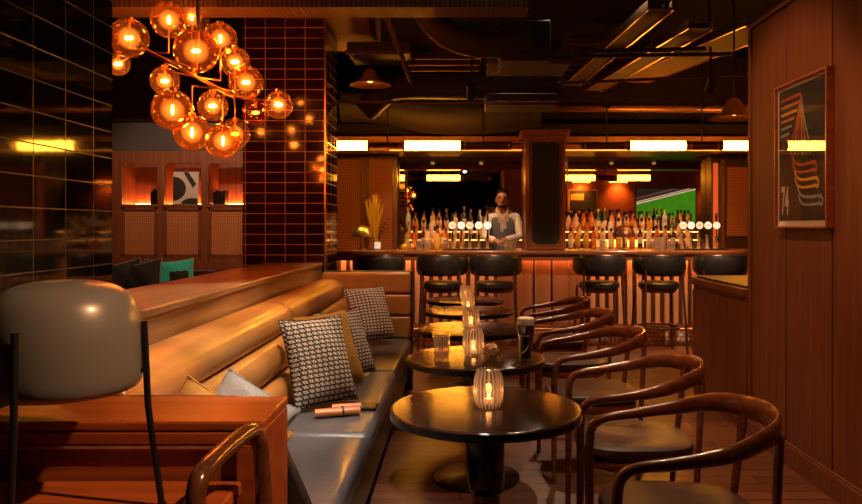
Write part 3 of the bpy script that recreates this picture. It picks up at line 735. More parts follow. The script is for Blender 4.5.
# ------------------------------------------------------------------ bar stools (backs to the camera)
def make_stool(label):
    t = thing('bar_stool', label, 'bar stool', (0,0,0), 0, 'bar stools along the counter')
    b = B(); lathe(b, [(0,.70),(.19,.70),(.215,.715),(.215,.755),(.19,.775),(0,.78)], seg=32, cap=False); obj('seat', b, M['blackleather'], t)
    b = B(); P = [(.262*math.sin(a), -.235*math.cos(a), .955) for a in [math.radians(-100+200*k/28) for k in range(29)]]
    sweep(b, P, lambda u: (.026, .115*(1-.35*abs(2*u-1)**3)), 14, up=(0,0,1)); obj('backrest', b, M['blackleather'], t)
    b = B(); P2 = [(p[0]*1.03,p[1]*1.03,1.062-.035*abs(k/14-1)**3) for k,p in enumerate(P)]
    sweep(b, P2, .008, 8); obj('piping', b, M['brownmetal'], t)
    for sx in (-1,1):
        for sy in (-1,1):
            b = B(); top = (sx*.20, sy*.165, 1.0 if sy < 0 else .72)
            sweep(b, [top, (sx*.205, sy*.17, .70),(sx*.235, sy*.215, .0)], .0125, 10); obj('leg', b, M['brownmetal'], t)
    b = B(); sweep(b, [(.225*math.cos(a), .205*math.sin(a), .29) for a in [2*PI*k/32 for k in range(32)]], .011, 8, closed=True); obj('foot_ring', b, M['brownmetal'], t)
    b = B(); lathe(b, [(.17,.66),(.20,.70)], seg=28); obj('seat_frame', b, M['brownmetal'], t)
    return t
st0 = None
for x,lab in ((-.87,'black bar stool half hidden behind the banquette end panel'),(-.19,'black bar stool below the left beer taps'),(.385,'black bar stool just left of the bar pillar'),
              (1.50,'black bar stool right of the pillar, behind the armchair backs'),(2.14,'black bar stool with bright bar slats behind, fourth of the fully visible ones'),(2.80,'black bar stool behind the low wooden half wall')):
    if st0 is None: st0 = make_stool(lab); st0.location = (x,7.80,0)
    else: dup(st0, lab, (x,7.80,0), random.uniform(-.12,.12))

# ------------------------------------------------------------------ bartender
def skin_bm(V, E, sub=2):
    me = bpy.data.meshes.new('tmp'); bm = B(); lay = bm.verts.layers.skin.verify()
    vs = []
    for i, (p, r) in enumerate(V):
        v = bm.verts.new(p); v[lay].radius = r if isinstance(r, tuple) else (r, r); v[lay].use_root = (i == 0); vs.append(v)
    for a, c in E: bm.edges.new((vs[a], vs[c]))
    bm.to_mesh(me); bm.free()
    o = bpy.data.objects.new('tmp', me); COL.objects.link(o)
    o.modifiers.new('s','SKIN'); m = o.modifiers.new('u','SUBSURF'); m.levels = sub
    bpy.context.view_layer.update()
    ev = bpy.data.meshes.new_from_object(o.evaluated_get(bpy.context.evaluated_depsgraph_get()))
    bpy.data.objects.remove(o); bpy.data.meshes.remove(me)
    out = B(); out.from_mesh(ev); bpy.data.meshes.remove(ev); return out
def join(bm, other):
    me = bpy.data.meshes.new('t'); other.to_mesh(me); other.free(); bm.from_mesh(me); bpy.data.meshes.remove(me)
t = thing('person', 'bartender in a grey waistcoat and white shirt looking down behind the bar', 'person', (0,0,0))
X0 = .555
J = {'pel':(X0,9.36,1.00),'wai':(X0,9.34,1.16),'che':(X0-.005,9.31,1.38),'nb':(X0-.01,9.28,1.53),'nk':(X0-.015,9.25,1.595),
     'sL':(X0-.185,9.28,1.475),'eL':(X0-.245,9.16,1.235),'wL':(X0-.115,8.99,1.185),'hL':(X0-.07,8.95,1.17),
     'sR':(X0+.175,9.29,1.475),'eR':(X0+.215,9.20,1.235),'wR':(X0+.01,8.99,1.20),'hR':(X0-.045,8.94,1.185),
     'hipL':(X0-.10,9.36,.93),'kL':(X0-.11,9.36,.50),'aL':(X0-.11,9.38,.09),'tL':(X0-.12,9.26,.03),
     'hipR':(X0+.10,9.36,.93),'kR':(X0+.11,9.36,.50),'aR':(X0+.12,9.38,.09),'tR':(X0+.13,9.26,.03),
     'hd1':(X0-.02,9.225,1.655),'hd2':(X0-.022,9.22,1.72),'hd3':(X0-.02,9.235,1.785)}
R = {'pel':(.15,.11),'wai':(.145,.10),'che':(.165,.115),'nb':(.085,.07),'nk':(.058,.058),'sL':.056,'eL':.043,'wL':.030,'hL':(.038,.018),'sR':.056,'eR':.043,'wR':.030,'hR':(.038,.018),
     'hipL':.085,'kL':.058,'aL':.042,'tL':.035,'hipR':.085,'kR':.058,'aR':.042,'tR':.035,'hd1':(.060,.068),'hd2':(.076,.088),'hd3':(.062,.075)}
def body(keys, edges, grow=0, sub=2):
    V = []
    for k in keys:
        r = R[k]; r = r if isinstance(r, tuple) else (r, r); g_k = grow if grow or k not in ('che','wai','pel','nb','sL','sR') else -.022
        V.append((J[k], (r[0]+g_k, r[1]+g_k)))
    return skin_bm(V, [(keys.index(a), keys.index(c)) for a, c in edges], sub)
E_all = [('pel','wai'),('wai','che'),('che','nb'),('nb','nk'),('nk','hd1'),('hd1','hd2'),('hd2','hd3'),('che','sL'),('sL','eL'),('eL','wL'),('wL','hL'),('che','sR'),('sR','eR'),('eR','wR'),('wR','hR'),
         ('pel','hipL'),('hipL','kL'),('kL','aL'),('aL','tL'),('pel','hipR'),('hipR','kR'),('kR','aR'),('aR','tR')]
bm_ = body(['pel']+[k for k in J if k != 'pel'], E_all)
# hands: five fingers each
for hk, wk, sgn in (('hL','wL',1),('hR','wR',-1)):
    h = Vector(J[hk]); d = (h-Vector(J[wk])).normalized(); side = d.cross(Vector((0,0,1))).normalized()
    for f in range(4):
        o_ = side*(f-1.5)*.019; L = (.066,.078,.074,.056)[f]
        p0 = h+o_; p1 = p0+d*L*.5+Vector((0,0,.004)); p2 = p1+d*L*.25+Vector((0,0,-.022)); p3 = p2+Vector((0,0,-.022))
        join(bm_, skin_bm([(tuple(p0),.010),(tuple(p1),.009),(tuple(p2),.008),(tuple(p3),.007)], [(0,1),(1,2),(2,3)], 1))
    p0 = h-d*.02+side*sgn*.032; p1 = p0+side*sgn*.025+d*.03; p2 = p1+d*.03+Vector((0,0,-.008))
    join(bm_, skin_bm([(tuple(p0),.012),(tuple(p1),.010),(tuple(p2),.008)], [(0,1),(1,2)], 1))
hc = Vector((X0-.022,9.215,1.715))
ball(bm_, hc+Vector((0,0,.005)), (.074,.094,.112), 24, 16)
ball(bm_, hc+Vector((0,-.030,-.075)), (.050,.058,.045), 18, 12)   # jaw
ball(bm_, hc+Vector((-.002,-.100,-.025)), (.014,.020,.026), 12, 8) # nose
for s in (-1,1):
    ball(bm_, hc+Vector((s*.074,.005,-.02)), (.012,.022,.032), 12, 8)
    ball(bm_, hc+Vector((s*.030,-.080,.022)), (.022,.016,.009), 12, 8) # brow
obj('body', bm_, M['skin'], t)
b = B(); ball(b, hc+Vector((0,.015,.040)), (.079,.096,.092), 24, 16)
for v in [v for v in b.verts if v.co.y < hc.y-.045 and v.co.z < hc.z+.072]: v.co.y = hc.y-.045
bmesh.ops.delete(b, geom=[v for v in b.verts if v.co.z < hc.z-.035], context='VERTS')
obj('hair', b, M['hair'], t)
b = B(); ball(b, hc+Vector((0,-.034,-.090)), (.050,.058,.038), 18, 12)
bmesh.ops.delete(b, geom=[v for v in b.verts if v.co.z > hc.z-.070], context='VERTS')
obj('beard', b, M['beard'], t)
b = B(); ball(b, hc+Vector((0,-.092,-.053)), (.026,.008,.005), 12, 6); obj('moustache', b, M['beard'], t)
b = B()
for s in (-1,1): ball(b, hc+Vector((s*.030,-.087,.004)), (.013,.008,.006), 10, 6)
obj('eye', b, M['hair'], t)
for s in (-1,1):
    b = B(); ball(b, hc+Vector((s*.031,-.094,.026)), (.021,.006,.005), 10, 6); obj('eyebrow', b, M['hair'], t)
sh = body(['che','wai','pel','nb','sL','eL','wL','sR','eR','wR'], [('pel','wai'),('wai','che'),('che','nb'),('che','sL'),('sL','eL'),('eL','wL'),('che','sR'),('sR','eR'),('eR','wR')], .012)
obj('shirt', sh, M['shirt'], t)
for s in (-1,1):
    b = B(); P = [(X0-.01+s*.005,9.165,1.475),(X0-.012+s*.05,9.175,1.535),(X0-.012+s*.075,9.225,1.59),(X0-.012+s*.060,9.29,1.61),(X0-.012,9.315,1.615)]
    sweep(b, spline(P,4), (.006,.016), 8, up=(0,0,1)); obj('collar', b, M['shirt'], t)
V = [((X0,9.33,.98),(.172,.135)),((X0,9.33,1.16),(.168,.128)),((X0-.005,9.305,1.34),(.212,.155)),((X0-.008,9.30,1.45),(.200,.140)),((X0-.01,9.30,1.505),(.165,.12))]
vb = skin_bm(V, [(0,1),(1,2),(2,3),(3,4)], 3)
bmesh.ops.delete(vb, geom=[f for f in vb.faces if (lambda c: c.y < 9.30 and c.z > 1.27 and abs(c.x-X0+.01) < (c.z-1.27)*.36)(f.calc_center_median())], context='FACES')
obj('waistcoat', vb, M['vest'], t)
b = B()
for k in range(4): ball(b, (X0,9.193+.0*k,1.07+.055*k), .008, 8, 6)
obj('button', b, M['black'], t)
tr = body(['pel','hipL','kL','aL','hipR','kR','aR'], [('pel','hipL'),('hipL','kL'),('kL','aL'),('pel','hipR'),('hipR','kR'),('kR','aR')], .014)
obj('trousers', tr, M['trouser'], t)
for s in (-1,1):
    b = B(); ball(b, (X0+s*.12,9.31,.035), (.045,.13,.035)); obj('shoe', b, M['black'], t)

# ------------------------------------------------------------------ pedestal tables
TB = [(.102,2.85),(.087,3.94),(.084,5.04),(.072,6.11),(.051,7.02)]
TH = .66
def make_table(label):
    t = thing('pedestal_table', label, 'table', (0,0,0), 0, 'round pedestal tables in a row')
    b = B(); lathe(b, [(0,.622),(.355,.622),(.370,.628),(.375,.640),(.375,.652),(.370,.6585),(.366,.66),(0,.66)], seg=72, cap=False); obj('tabletop', b, M['tablewood'], t)
    b = B(); sweep(b, [(.3755*math.cos(a),.3755*math.sin(a),.640) for a in [2*PI*k/72 for k in range(72)]], (.0012,.016), 6, closed=True, up=(0,0,1)); obj('edge_band', b, M['tableblack'], t)
    b = B(); lathe(b, [(.050,.60),(.052,.59),(.062,.575),(.073,.555),(.073,.36),(.066,.345),(.060,.34)], seg=32); obj('upper_column', b, M['tableblack'], t)
    b = B(); lathe(b, [(.064,.325),(.070,.333),(.064,.342)], seg=32); obj('collar_ring', b, M['tableblack'], t)
    b = B(); lathe(b, [(.052,.028),(.056,.05),(.056,.32),(.060,.335)], seg=32); obj('lower_column', b, M['chairwood'], t)
    b = B(); lathe(b, [(0,0),(.235,0),(.24,.006),(.235,.016),(.08,.026),(.056,.04),(0,.04)], seg=56, cap=False); obj('base_disc', b, M['tableblack'], t)
    b = B(); lathe(b, [(.12,.60),(.14,.622)], seg=28); obj('mounting_plate', b, M['tableblack'], t)
    return t
tl = ['round dark wood pedestal table nearest the camera','round dark wood table with the pint, tumbler and snack glass','third round dark table from the camera, mid row','fourth round dark table from the camera','farthest round dark table, nearest the bar stools']
t0 = make_table(tl[0]); t0.location = (*TB[0],0)
for (x,y),l in zip(TB[1:], tl[1:]): dup(t0, l, (x,y,0))

# ribbed tealight glasses
def make_candle(label):
    t = thing('tealight_holder', label, 'candle holder', (0,0,0), 0, 'ribbed tealight glasses on the tables')
    b = B(); pr = [(.030,0),(.042,.006),(.052,.028),(.055,.055),(.055,.105),(.050,.130),(.044,.142),(.046,.150)]
    lathe(b, pr, seg=120, rib=.06, nrib=20, cap=False); lathe(b, [(r-.004, z+(.006 if z < .02 else 0)) for r,z in pr], seg=48, cap=False)
    lathe(b, [(.046,.150),(.042,.150)], seg=48, cap=False); obj('ribbed_glass', b, M['ribglass'], t)
    b = B(); lathe(b, [(0,.004),(.040,.008),(.044,.018),(0,.020)], seg=24, cap=False); obj('glass_base', b, M['clear'], t)
    b = B(); lathe(b, [(0,.021),(.020,.021),(.020,.036),(0,.036)], seg=20, cap=False); obj('tealight', b, M['wax'], t)
    b = B(); ball(b, (0,0,.044), (.0035,.0035,.008)); obj('flame', b, M['flame'], t)
    l = bpy.data.lights.new('candle_light','POINT'); l.energy = .12; l.color = (1,.42,.12); l.shadow_soft_size = .012
    lo = bpy.data.objects.new('candle_light', l); COL.objects.link(lo); lo.location = (0,0,.058); lo.parent = t
    return t
cl = ['ribbed glass tealight holder on the nearest table','ribbed tealight holder on the second table, between tumbler and snack glass','ribbed tealight holder on the third table','ribbed tealight holder on the fourth table','ribbed tealight holder on the farthest table']
c0 = make_candle(cl[0]); c0.location = (.112,2.83,TH)
for (x,y),l,s in zip([(.073,3.95),(.075,5.0),(.068,6.11),(.05,7.0)], cl[1:], (1,1,.95,.9)): dup(c0, l, (x,y,TH), .3, s=s)

# whisky tumbler
t = thing('whisky_tumbler', 'cut glass tumbler of whisky on the second table', 'glass', (-.098,3.80,TH))
b = B(); lathe(b, [(.034,0),(.040,.004),(.041,.02),(.038,.03),(.042,.04),(.042,.085),(.045,.118),(.046,.135)], seg=48, rib=.03, nrib=8, cap=False)
lathe(b, [(.0,.016),(.036,.018),(.039,.05),(.043,.135),(.046,.135)], seg=48, cap=False); lathe(b, [(0,0),(.036,0)], seg=24, cap=False); obj('glass_body', b, M['ribglass'], t)
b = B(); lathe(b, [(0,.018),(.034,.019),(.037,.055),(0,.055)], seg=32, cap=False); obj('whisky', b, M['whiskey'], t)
b = B(); box(b, -.018,.012,-.015,.015,.030,.072); obj('ice_cube', b, M['clear'], t, bevel=.004)
# snack glass
t = thing('snack_glass', 'small glass bowl heaped with popcorn on the second table', 'snack bowl', (.170,3.80,TH))
b = B(); lathe(b, [(.030,0),(.044,.006),(.050,.03),(.050,.055),(.047,.078)], seg=40, cap=False); lathe(b, [(0,.006),(.042,.010),(.047,.04),(.045,.078)], seg=40, cap=False); obj('glass_body', b, M['clear'], t)
b = B()
for k in range(70):
    a = random.random()*6.283; r = .036*math.sqrt(random.random()); z = random.uniform(.018,.080)+.012*(1-r/.036)
    for q in range(2): ball(b, (r*math.cos(a)+random.uniform(-.004,.004), r*math.sin(a)+random.uniform(-.004,.004), z+random.uniform(-.003,.003)), random.uniform(.006,.009), 7, 5)
obj('popcorn', b, M['popcorn'], t, kind='stuff')
# pint of stout
t = thing('pint_glass', 'pint of black stout with a cream head on the second table', 'beer glass', (.345,3.80,TH))
pr = [(.031,0),(.033,.006),(.032,.02),(.034,.05),(.038,.10),(.0455,.155),(.0475,.185),(.0475,.212),(.046,.228)]
b = B(); lathe(b, pr, seg=48, cap=False); lathe(b, [(0,.0),(.031,.0)], seg=32, cap=False); lathe(b, [(.046,.228),(.043,.228)], seg=48, cap=False); obj('glass_body', b, M['clear'], t)
b = B(); lathe(b, [(0,.016),(.030,.017),(.0325,.05),(.0365,.10),(.044,.155),(.046,.180),(.046,.192),(0,.192)], seg=48, cap=False); obj('stout', b, M['stout'], t)
b = B(); lathe(b, [(0,.193),(.0462,.193),(.0462,.214),(.045,.226),(.035,.231),(0,.232)], seg=48, cap=False); obj('foam_head', b, M['foam'], t)
def rad_at(z):
    for (r0,z0),(r1,z1) in zip(pr, pr[1:]):
        if z0 <= z <= z1: return r0+(r1-r0)*(z-z0)/(z1-z0)
    return .047
def onglass(x, y, z0, a0=-PI/2-.28):
    zz = z0+y; r = rad_at(zz)+.0008; a = a0+x/r
    return Vector((r*math.cos(a), r*math.sin(a), zz))
text_mesh('lettering', 'GUINNESS', .012, M['cream'], t, lambda x,y,z: onglass(x,y,.138), bold=.0004)
b = B()
def band(fn, pts, w):
    P = [Vector((p[0],p[1])) for p in pts]; prev = None
    for i, p in enumerate(P):
        d = (P[min(i+1,len(P)-1)]-P[max(i-1,0)]).normalized(); n = Vector((-d.y,d.x)); ww = w(i/(len(P)-1)) if callable(w) else w
        a, c = b.verts.new(fn(*(p+n*ww))), b.verts.new(fn(*(p-n*ww)))
        if prev: b.faces.new((prev[0],a,c,prev[1]))
        prev = (a,c)
g = lambda x,y: onglass(x, y, .155)
band(g, [(-.007,.022),(-.004,.028),(.003,.030),(.008,.025)], .0016); band(g, [(-.007,.022),(-.006,.010),(0,0),(.002,-.002)], .0016)
for k in range(4): band(g, [(.006-.0035*k,.025),(.001-.001*k,.004)], .0005)
band(g, [(.008,.025),(.004,.010),(.002,-.001)], .0014)
obj('harp_emblem', b, M['cream'], t, smooth=False)
b = B(); g = lambda x,y: onglass(x, y, .045)
band(g, [(-.016,.006),(-.010,.004),(0,.012),(.012,.026),(.021,.044)], lambda u: .0030*(1-u)+.0012); obj('white_swoosh', b, M['cream'], t, smooth=False)

# ------------------------------------------------------------------ bentwood armchairs
def make_armchair(label, wood_, seatm, hgt=0.0):
    t = thing('armchair', label, 'armchair', (0,0,0), 0, 'bentwood armchairs along the tables')
    P = [(-.268,.268,.40+hgt),(-.268,.270,.56+hgt),(-.255,.275,.635+hgt),(-.205,.278,.665+hgt),(-.10,.284,.680+hgt),(.05,.282,.705+hgt),(.18,.225,.738+hgt),(.258,.12,.745+hgt),(.278,0,.750+hgt)]
    full = P+[(x,-y,z) for x,y,z in P[::-1][1:]]
    def rr(u):
        k = abs(2*u-1)   # 1 at ends, 0 at the back
        if k > .62: return (.0165,.0165)
        s = 1-k/.62; s = s*s*(3-2*s)
        return (.0165-.004*s, .0165+.026*s)
    b = B(); sweep(b, spline(full,7), rr, 14, up=(0,0,1)); obj('arm_rail', b, M[wood_], t)
    for s in (-1,1):
        b = B(); sweep(b, [(-.268,s*.268,.42+hgt),(-.270,s*.268,.25),(-.272,s*.272,0)], lambda u: (.0175-.005*u,)*2, 12); obj('leg', b, M[wood_], t)
        b = B(); sweep(b, [(.250,s*.150,.728+hgt),(.228,s*.178,.46),(.195,s*.222,0)], lambda u: (.026-.013*u,.013), 10, up=(1,0,0)); obj('leg', b, M[wood_], t)
    b = B()
    ring = []
    for k in range(40):
        a = 2*PI*k/40; c, s_ = math.cos(a), math.sin(a); q = 3.2
        x = .245*math.copysign(abs(c)**(2/q), c); y = .255*math.copysign(abs(s_)**(2/q), s_)
        y *= 1-.14*(x/.245+1)/2; ring.append((x-.015,y))
    lv = [(.90,.395),(1.0,.402),(1.03,.425),(1.0,.447),(.90,.457),(.55,.448),(.0,.440)]
    prev = None
    for f, z in lv:
        cur = [b.verts.new((x*f,y*f,z+hgt)) for x,y in ring] if f > 0 else [b.verts.new((0,0,z+hgt))]
        if prev:
            for k in range(40):
                if f > 0: b.faces.new((prev[k],prev[(k+1)%40],cur[(k+1)%40],cur[k]))
                else: b.faces.new((prev[k],prev[(k+1)%40],cur[0]))
        else: b.faces.new(cur[::-1])
        prev = cur
    obj('seat', b, M[seatm], t)
    b = B(); sweep(b, [(x*.93,y*.96,.378+hgt) for x,y in ring], (.012,.022), 8, closed=True, up=(0,0,1)); obj('seat_frame', b, M[wood_], t)
    return t
AL = ['bentwood armchair with plum-brown seat, nearest the camera','bentwood armchair second from the camera, beside the panelled wall','bentwood armchair in the middle of the row of five','bentwood armchair fourth from the camera','bentwood armchair farthest from the camera, nearest the bar']
AP = [(.735,2.38,-.03),(.775,3.20,-.06),(.76,4.13,.04),(.775,5.05,.02),(.78,5.95,-.05)]
a0 = make_armchair(AL[0],'chairwood','brownleather'); a0.location = (AP[0][0],AP[0][1],0); a0.rotation_euler = (0,0,AP[0][2])
for (x,y,r),l in zip(AP[1:], AL[1:]): dup(a0, l, (x,y,0), r)
# one seen across the aisle by the left of the third table: copper arm only
# ------------------------------------------------------------------ low half wall beside the partition
t = thing('half_wall', 'low wooden half wall with rounded cap, between armchairs and bar', 'half wall')
bx('cabinet_body', (1.89,2.45,4.74,5.86,0,.90), M['wallwood'], t, .006)
for y0,y1 in ((4.76,5.10),(5.11,5.48),(5.49,5.85)): bx('side_panel', (1.878,1.892,y0,y1,.06,.86), M['wallwood'], t, .003)
b = B(); prism(b, rrect(1.865,2.48,4.73,5.89,.05), 'z', .90,.955); obj('cap', b, M['wallwood'], t, bevel=.006)
b = B(); prism(b, rrect(1.90,2.45,4.77,5.85,.05), 'z', .955,.972); obj('leather_top', b, M['brownleather'], t, bevel=.004)

# ------------------------------------------------------------------ framed poster on the right wall
t = thing('framed_poster', 'framed charcoal poster with the number 74 and striped bands', 'poster', (0,0,0))
y0,y1,z0,z1 = 3.655,4.235,1.370,2.165
XF = 1.846
for dims in ((XF-.004,1.886,y0-.012,y0,z0-.012,z1+.012),(XF-.004,1.886,y1,y1+.012,z0-.012,z1+.012),(XF-.004,1.886,y0,y1,z0-.012,z0),(XF-.004,1.886,y0,y1,z1,z1+.012)):
    bx('frame', dims, M['frontwood'], t, .002)
bx('mount', (XF+.014,1.885,y0,y1,z0,z1), M['paper'], t, 0)
bx('print', (XF+.0125,XF+.0145,y0+.022,y1-.022,z0+.03,z1-.02), M['charcoal'], t, 0)
bx('glass_pane', (XF+.002,XF+.004,y0,y1,z0,z1), M['wineglass'], t, 0)
def pst(u, v, k=0): return Vector((XF+.0120-.0003*k, y1-(y1-y0)*u, z0+(z1-z0)*v))
pc = [0]
def ribbon(name, pts, w, mat, n=6, smooth_=True):
    global b
    pc[0] += 1; k = pc[0] % 5
    P = [(p.x,p.y) for p in spline([(u,v,0) for u,v in pts], n)] if smooth_ else pts
    b = B()
    asp = (z1-z0)/(y1-y0)
    band(lambda x,y: pst(x, y/asp, k), [(u,v*asp) for u,v in P], w); obj(name, b, M[mat], t, smooth=False)
for v,ue,m_ in ((.905,.50,'p_red'),(.853,.48,'p_pink'),(.80,.42,'p_yellow'),(.752,.37,'p_pink'),(.702,.31,'p_blue'),(.652,.26,'p_blue')):
    ribbon('stripe', [(.08,v-.004),(ue,v+.004)], .014, m_, smooth_=False)
for k,m_ in enumerate(('p_red','p_pink','p_red','p_orange','p_pink','p_blue')):
    f = k/5
    ribbon('stripe', [(.50,.895),(.42+.14*f,.74),(.30+.36*f,.56),(.30+.38*f,.50-.02*f)], .013, m_)
for (u,v,m_) in ((.32,.475,'p_red'),(.36,.37,'p_yellow'),(.43,.25,'p_blue')):
    for q in range(2):
        o = q*.052
        ribbon('stripe', [(u+o*.3,v-o+.02),(u+.07,v-.035-o),(u+.20,v-.055-o),(u+.46,v-.05-o)], .013-.001*q, m_)
    ribbon('stripe', [(u+.38,v-.05),(u+.47,v-.07),(u+.46,v-.115),(u+.40,v-.09)], .012, m_)
text_mesh('number', '74', .22, M['paper'], t, lambda x,y,z: Vector((XF+.0118, y1-(y1-y0)*.165-x*.42, z0+.135+y*1.0)), extr=0, bold=.006)

# ------------------------------------------------------------------ ledge and banquette
t = thing('wooden_ledge', 'long wooden ledge topping the low wall behind the banquette', 'ledge')
bx('ledge_top', (-1.64,-1.165,2.55,6.16,1.025,1.06), M['ledgewood'], t, .008)
bx('fascia', (-1.64,-1.175,2.55,6.16,.90,1.024), M['ledgewood'], t, .004)
bx('low_wall', (-1.60,-1.20,2.55,6.16,0,.90), M['wallwood'], t, .004)
t = thing('banquette', 'long banquette with channelled tan leather back and black leather seat', 'banquette')
def channel(prof, name, mat, ya, yb, lab=None, n=3):
    b = B(); prism(b, [(p.x,p.y) for p in spline([(x,z,0) for x,z in prof], n, closed=True)], 'y', ya, yb)
    return obj(name, b, M[mat], t, bevel=.012, label=lab)
for ya,yb in ((2.07,4.10),(4.11,5.94)):
    channel([(-1.165,.80),(-1.165,.905),(-1.12,.938),(-1.03,.935),(-.965,.900),(-.945,.850),(-.955,.800),(-1.00,.785)], 'back_roll','tan',ya,yb)
    channel([(-1.165,.63),(-1.165,.785),(-.985,.788),(-.925,.765),(-.900,.71),(-.905,.650),(-.93,.620),(-1.0,.615)], 'back_channel','tan',ya,yb)
    channel([(-1.165,.44),(-1.165,.612),(-.945,.615),(-.875,.59),(-.855,.53),(-.86,.47),(-.90,.44)], 'back_channel','tan',ya,yb)
bx('back_core', (-1.168,-1.0,2.07,5.94,.0,.80), M['blackleather'], t, .004)
for ya,yb in ((2.07,3.19),(3.195,4.60),(4.605,5.94)):
    bx('seat_cushion', (-.98,-.40,ya,yb,.33,.45), M['seatleather'], t, .035)
bx('seat_base', (-.98,-.43,2.07,5.94,.10,.33), M['blackleather'], t, .01)
bx('toe_kick', (-.98,-.50,2.10,5.94,0,.10), M['black'], t, 0)
# far return
for k,(za,zb) in enumerate(((.44,.63),(.63,.81),(.81,.99))):
    bx('return_channel', (-1.14,-.41,5.945,6.04,za+.002,zb-.002), M['tan'], t, .022)
bx('return_shell', (-1.145,-.395,6.035,6.12,0,.995), M['blackleather'], t, .012)
# curved black end at the near side
b = B(); P = spline([(-1.16,.885,0),(-.72,.885,0),(-.60,.870,0),(-.53,.80,0),(-.47,.68,0),(-.415,.55,0),(-.385,.44,0),(-.375,.30,0),(-.375,.0,0)],5)
prism(b, [(-1.16,.0)]+[(p.x,p.y) for p in P], 'y', 2.043, 2.085)
obj('end_panel', b, M['blackleather'], t, bevel=.01)

# cushions
def pillow(name, w, h, th, mat, c, right, up, label, cat='cushion', group=None, piping=None, n=18):
    b = B(); G = {}
    for sgn in (1,-1):
        for i in range(n+1):
            for j in range(n+1):
                u = -1+2*i/n; v = -1+2*j/n
                edge = i in (0,n) or j in (0,n)
                if sgn < 0 and edge: G[sgn,i,j] = G[1,i,j]; continue
                x = w/2*u*(1-.07*(1-v*v)); y = h/2*v*(1-.07*(1-u*u))
                z = sgn*th/2*((1-u**2)*(1-v**2))**.42
                z += .006*math.sin(5*u+3*v)*(0 if edge else 1)
                G[sgn,i,j] = b.verts.new((x,y,z))
        for i in range(n):
            for j in range(n):
                q = [G[sgn,i,j],G[sgn,i+1,j],G[sgn,i+1,j+1],G[sgn,i,j+1]]
                try: b.faces.new(q if sgn > 0 else q[::-1])
                except ValueError: pass
    o = obj(name, b, mat)
    for p in o.data.polygons: p.use_smooth = True
    r = Vector(right).normalized(); u_ = Vector(up); u_ = (u_-r*u_.dot(r)).normalized(); nn = r.cross(u_)
    mtx = Matrix((r,u_,nn)).transposed().to_4x4(); mtx.translation = Vector(c); o.matrix_world = mtx
    tag(o, label, cat, group)
    if piping:
        b = B(); Q = []
        for i in range(n): Q.append((-1+2*i/n,-1))
        for i in range(n): Q.append((1,-1+2*i/n))
        for i in range(n): Q.append((1-2*i/n,1))
        for i in range(n): Q.append((-1,1-2*i/n))
        sweep(b, [(w/2*u*(1-.07*(1-v*v)), h/2*v*(1-.07*(1-u*u)), 0) for u,v in Q], .0026, 6, closed=True)
        obj('piping', b, M[piping], o)
    return o
g_ = 'cushions on the banquette'
pillow('cushion', .37,.46,.15, M['pattern'], (-.725,3.72,.680), (.66,.62,0), (-.38,.12,.92), 'large cream and brown woven-pattern cushion, nearest on the banquette', group=g_, piping='blackcloth')
pillow('cushion', .42,.44,.14, M['mustard'], (-.74,4.12,.665), (.55,.83,0), (-.36,.10,.93), 'mustard cushion tucked behind the large patterned one', group=g_, piping='mustard')
pillow('cushion', .40,.42,.13, M['patternbig'], (-.70,4.42,.655), (.55,.83,0), (-.40,.05,.93), 'patterned cushion in shade behind the mustard one', group=g_, piping='blackcloth')
pillow('cushion', .37,.45,.14, M['pattern'], (-.70,5.62,.69), (.70,.55,0), (-.34,.30,.90), 'cream and brown patterned cushion in the far banquette corner', group=g_, piping='blackcloth')
pillow('cushion', .38,.38,.13, M['mustard'], (-.80,2.31,.635), (.83,.15,-.52), (.5,.05,.85), 'mustard velvet cushion at the near end behind the wooden divider', group=g_, piping='mustard')
pillow('cushion', .30,.34,.12, M['greycloth'], (-.80,2.62,.635), (.80,.20,-.55), (.48,.05,.86), 'light grey linen cushion leaning behind the wooden divider', group=g_, piping='greycloth')
# small copper wallet and black case lying on the seat
t = thing('leather_case', 'rolled copper-coloured leather case lying on the black seat', 'case', (-.585,3.50,.452), .25)
b = B(); P = [(-.115,-.01,.022),(-.10,-.01,.022),(.085,.0,.022),(.10,0,.020)]; sweep(b, P, lambda u: (.024,.020), 16); obj('rolled_body', b, M['copperleather'], t)
b = B(); sweep(b, [(-.03,.045,.03),(.11,.045,.03)], (.020,.018), 12); obj('flap', b, M['copperleather'], t)
b = B(); rod(b, (.012,-.004,.022),(.022,-.003,.022), .027, 16); obj('strap', b, M['brownleather'], t)
t = tag(bx('notebook', (-.56,-.42,3.60,3.72,.452,.466), M['blackleather'], None, .004), 'thin black folder under the edge of the large patterned cushion', 'folder')

# ------------------------------------------------------------------ foreground divider, desk, lamp and side chair
t = thing('divider_cabinet', 'orange-brown wooden divider box behind the glass lamp', 'cabinet')
XR = -.483
bx('carcass', (-1.21,XR-.012,1.785,2.03,0,.868), M['frontwood'], t, .003)
bx('cabinet_top', (-1.21,XR,1.767,2.036,.868,.892), M['frontwood'], t, .006)
bx('top_rail', (-1.21,XR-.002,1.768,1.79,.835,.866), M['frontwood'], t, .004)
bx('stile', (XR-.065,XR-.002,1.768,1.79,.0,.835), M['frontwood'], t, .004)
bx('beading', (-1.21,XR-.065,1.770,1.784,.822,.834), M['ledgewood'], t, .003)
bx('side_stile', (XR-.012,XR,1.79,2.03,.0,.866), M['frontwood'], t, .003)
t = thing('console_desk', 'orange-brown wooden desk surface carrying the glass lamp', 'desk')
bx('desktop', (-1.21,-.53,1.30,1.764,.718,.75), M['deskwood'], t, .006)
bx('apron', (-1.20,-.56,1.31,1.758,.63,.718), M['deskwood'], t, .004)
for x,y in ((-1.18,1.305),(-.61,1.305),(-1.18,1.722),(-.61,1.722)): bx('leg', (x,x+.04,y,y+.035,0,.63), M['deskwood'], t, .004)

